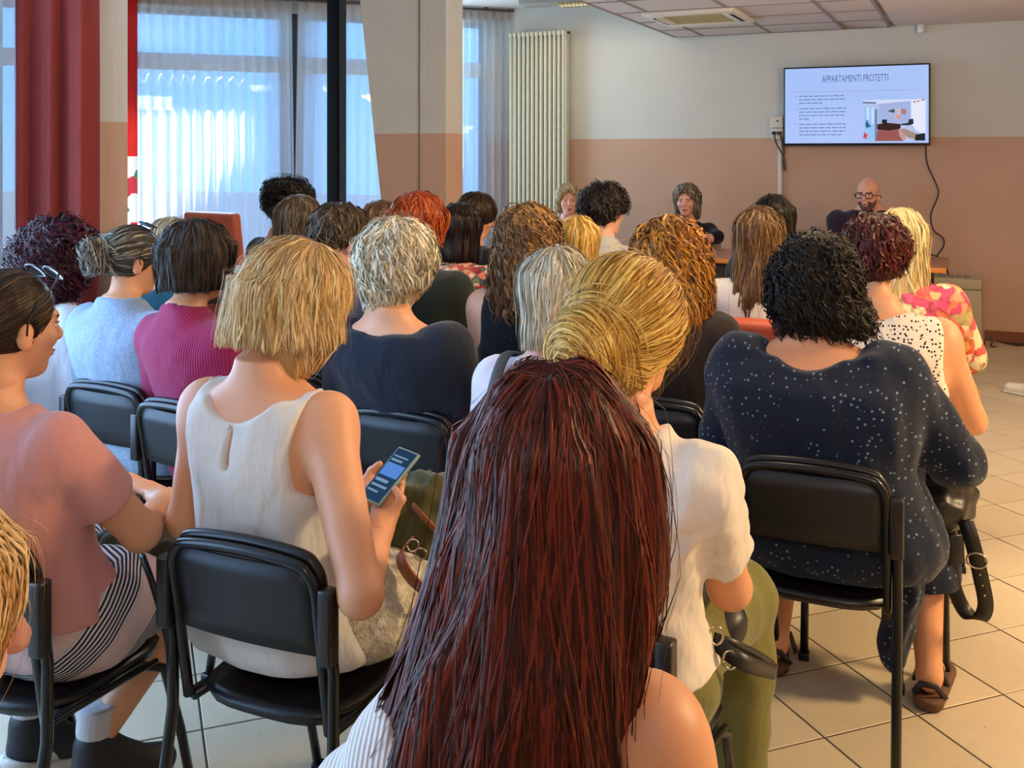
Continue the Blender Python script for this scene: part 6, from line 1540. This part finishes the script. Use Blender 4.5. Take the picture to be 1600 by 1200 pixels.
# black handbag with a buckled strap hanging right of the navy dress
pb = at(1492, 790, 2.98)
b4 = bag('handbag', 'black handbag with a buckled strap hanging beside the navy dress', (pb.x-.02, pb.y+.04, pb.z), (.075, .14, .085), M_blea, 19, -.2, .006)
strap.side = (.95, .25, 0)
sp_ = strap('strap', lp(b4, [at(1508, 812, 2.92), at(1520, 850, 2.90), at(1532, 900, 2.90), at(1540, 945, 2.91), at(1530, 966, 2.93), at(1508, 955, 2.97), at(1490, 915, 2.99), at(1484, 870, 3.0), at(1484, 830, 3.0)]), .042, .005, M_blea, b4)
bk_ = ring('buckle', lp(b4, [at(1526, 876, 2.885)])[0], .026, .0028, M_brass, b4, (.2, -1, .1), .8)
for k, (px_, py_) in enumerate(((1531, 898), (1535, 915), (1538, 931))):
    F = Fd().add(ell(lp(b4, [at(px_, py_, 2.886)])[0], .0035)); blob('strap_hole', F, .0016, M_brass, b4)
strap.side = (.7, .5, .2); strap('flap', lp(b4, [at(1490, 835, 2.93), at(1492, 860, 2.92), at(1494, 882, 2.92)]), .05, .006, M_blea, b4)
# sandals of the dotted dress, sneakers of the pink t-shirt
def sandal(info, sd):
    an = info['KN'][sd][2]; root = info['root']; F = Fd(); q = an
    F.add(rc((q[0], q[1]-.035, .022), (q[0]+sd*.03, q[1]+.17, .018), .042, .040), .02); F.cut(lambda x, y, z: .003-z); F.cut(lambda x, y, z: z-.034)
    o = blob('sandal', F, .008, plain('cork_sole', '5b3a22', .7), root); o['label'] = 'brown strapped sandal'
    bm = bmesh.new(); bm_tube(bm, [(q[0]-.045, q[1]+.05, .03), (q[0]-.03, q[1]+.06, .082), (q[0]+.03, q[1]+.06, .082), (q[0]+.05, q[1]+.05, .03)], .006, 6, .014); put('strap', finish(bm, 'strap'), o, plain('sandal_strap', '2a211d', .5)); bm = bmesh.new(); bm_tube(bm, [(q[0]-.04, q[1]-.03, .03), (q[0]-.02, q[1]-.052, .07), (q[0]+.02, q[1]-.052, .07), (q[0]+.045, q[1]-.03, .03)], .004, 6, .010)
    put('strap', finish(bm, 'strap'), o, plain('sandal_strap', '2a211d', .5))
for sd in (1, -1): sandal(P6, sd)
F = Fd(); F.add(rc((.165, .16, .46), (.175, .15, .33), .060, .055), .03); F.add(rc((.175, .15, .33), (.150, .16, .13), .055, .040), .03); F.add(rc((.20, .22, .44), (.19, .20, .30), .05, .04), .03); F.noise = waves(31, .007, .07, 6, (1, 1, .35))
o = blob('skirt_drape', F, .008, P6['top'].data.materials[0], P6['root'])
def sneaker(info, sd, dirv):
    """heel raised, toe on the floor"""
    an = info['KN'][sd][2]; root = info['root']; d = np.array(dirv, float); d /= np.linalg.norm(d); heel = an+np.array([0, -.012, -.062]); toe = heel+d*.185; toe[2] = .052
    up = np.cross(np.cross(toe-heel, (0, 0, 1)), toe-heel); up /= np.linalg.norm(up); F = Fd()
    F.add(rc(heel, toe, .046, .038), .02); F.add(rc(an+np.array([0, -.004, -.005]), heel+(toe-heel)*.45+up*.012, .046, .040), .03)
    F.cut(lambda x, y, z: -((x-heel[0])*up[0]+(y-heel[1])*up[1]+(z-heel[2])*up[2])-.026); F.cut(lambda x, y, z, a=an: z-a[2]-.035)
    o = blob('sneaker', F, .008, plain('sneaker_black', '1b1a1c', .6), root); o['label'] = 'black and white sneaker with a pale sole'
    F = Fd(); F.add(rc(heel-up*.026, toe-up*.026, .052, .044), .02); c0 = heel-up*.034; F.cut(lambda x, y, z: np.abs((x-c0[0])*up[0]+(y-c0[1])*up[1]+(z-c0[2])*up[2])-.013); blob('sole', F, .007, plain('sole_white', 'c8c0b4', .6), o)
    F = Fd(); q = heel+(toe-heel)*.30; F.add(rc(heel+(toe-heel)*.12+up*.0, heel+(toe-heel)*.40+up*.0, .0485, .0455), .01); blob('side_panel', F, .008, plain('sneaker_white', 'cfc8bd', .6), o)
    F = Fd(); F.add(rc(an+np.array([0, 0, .03]), an+np.array([0, .012, .085]), .043, .046), .01); F.cut(lambda x, y, z, a=an: z-a[2]-.085); blob('sock', F, .009, cloth('white_sock', 'c3bfc0', .9), root)
sneaker(P4, 1, (.35, 1, 0)); sneaker(P4, -1, (.2, 1, 0))
# a pale shoe at the right edge of the floor
p = at(1606, 612, 6.65); sh = empty('shoe', (p.x, p.y, 0), math.radians(60)); tag(sh, 'pale cream shoe on the floor at the right edge', 'shoe')
F = Fd(); F.add(rc((0, -.11, .045), (0, .12, .035), .042, .034), .02); F.add(rc((0, -.10, .06), (0, -.02, .055), .040, .040), .02); F.cut(lambda x, y, z: .018-z); blob('upper', F, .008, plain('shoe_cream', 'ddd0b8', .5), sh)
F = Fd(); F.add(rc((0, -.11, .012), (0, .13, .012), .046, .038), .02); F.cut(lambda x, y, z: .001-z); F.cut(lambda x, y, z: z-.022); blob('sole', F, .007, plain('sole_white', 'c8c0b4', .6), sh)
# tasselled bag hanging by the floral blouse
p = at(1507, 540, 4.15)
b5 = bag('tassel_bag', 'small floral bag with a beige tassel hanging right of the floral blouse', (p.x, p.y, p.z), (.035, .05, .075), MATS.get('x') or floral('bag_floral', ['d8604a', 'e0a050', 'd8c49a', 'c8503a'], 22), 23, 0, .004, h=.007)
bm = bmesh.new()
tp = lp(b5, [at(1508, 578, 4.12)])[0]
for k in range(9):
    a = k*2*PI/9; bm_tube(bm, [tp, tp+Vector((.012*math.cos(a)+.02, .012*math.sin(a), -.05)), tp+Vector((.018*math.cos(a)+.035, .018*math.sin(a), -.10))], .005, 5)
put('tassel', finish(bm, 'tassel'), b5, plain('tassel_beige', 'b08a58', .8))
tube('tassel_cord', lp(b5, [at(1507, 545, 4.12), at(1512, 562, 4.11), at(1508, 578, 4.12)]), .005, plain('tassel_beige', 'b08a58', .8), b5)
print('people', len(PEOPLE), 'tris', sum(len(o.data.loop_triangles) if o.type == 'MESH' and (o.data.calc_loop_triangles() or True) else 0 for o in C.objects), 'time', round(time.time()-T0, 1))
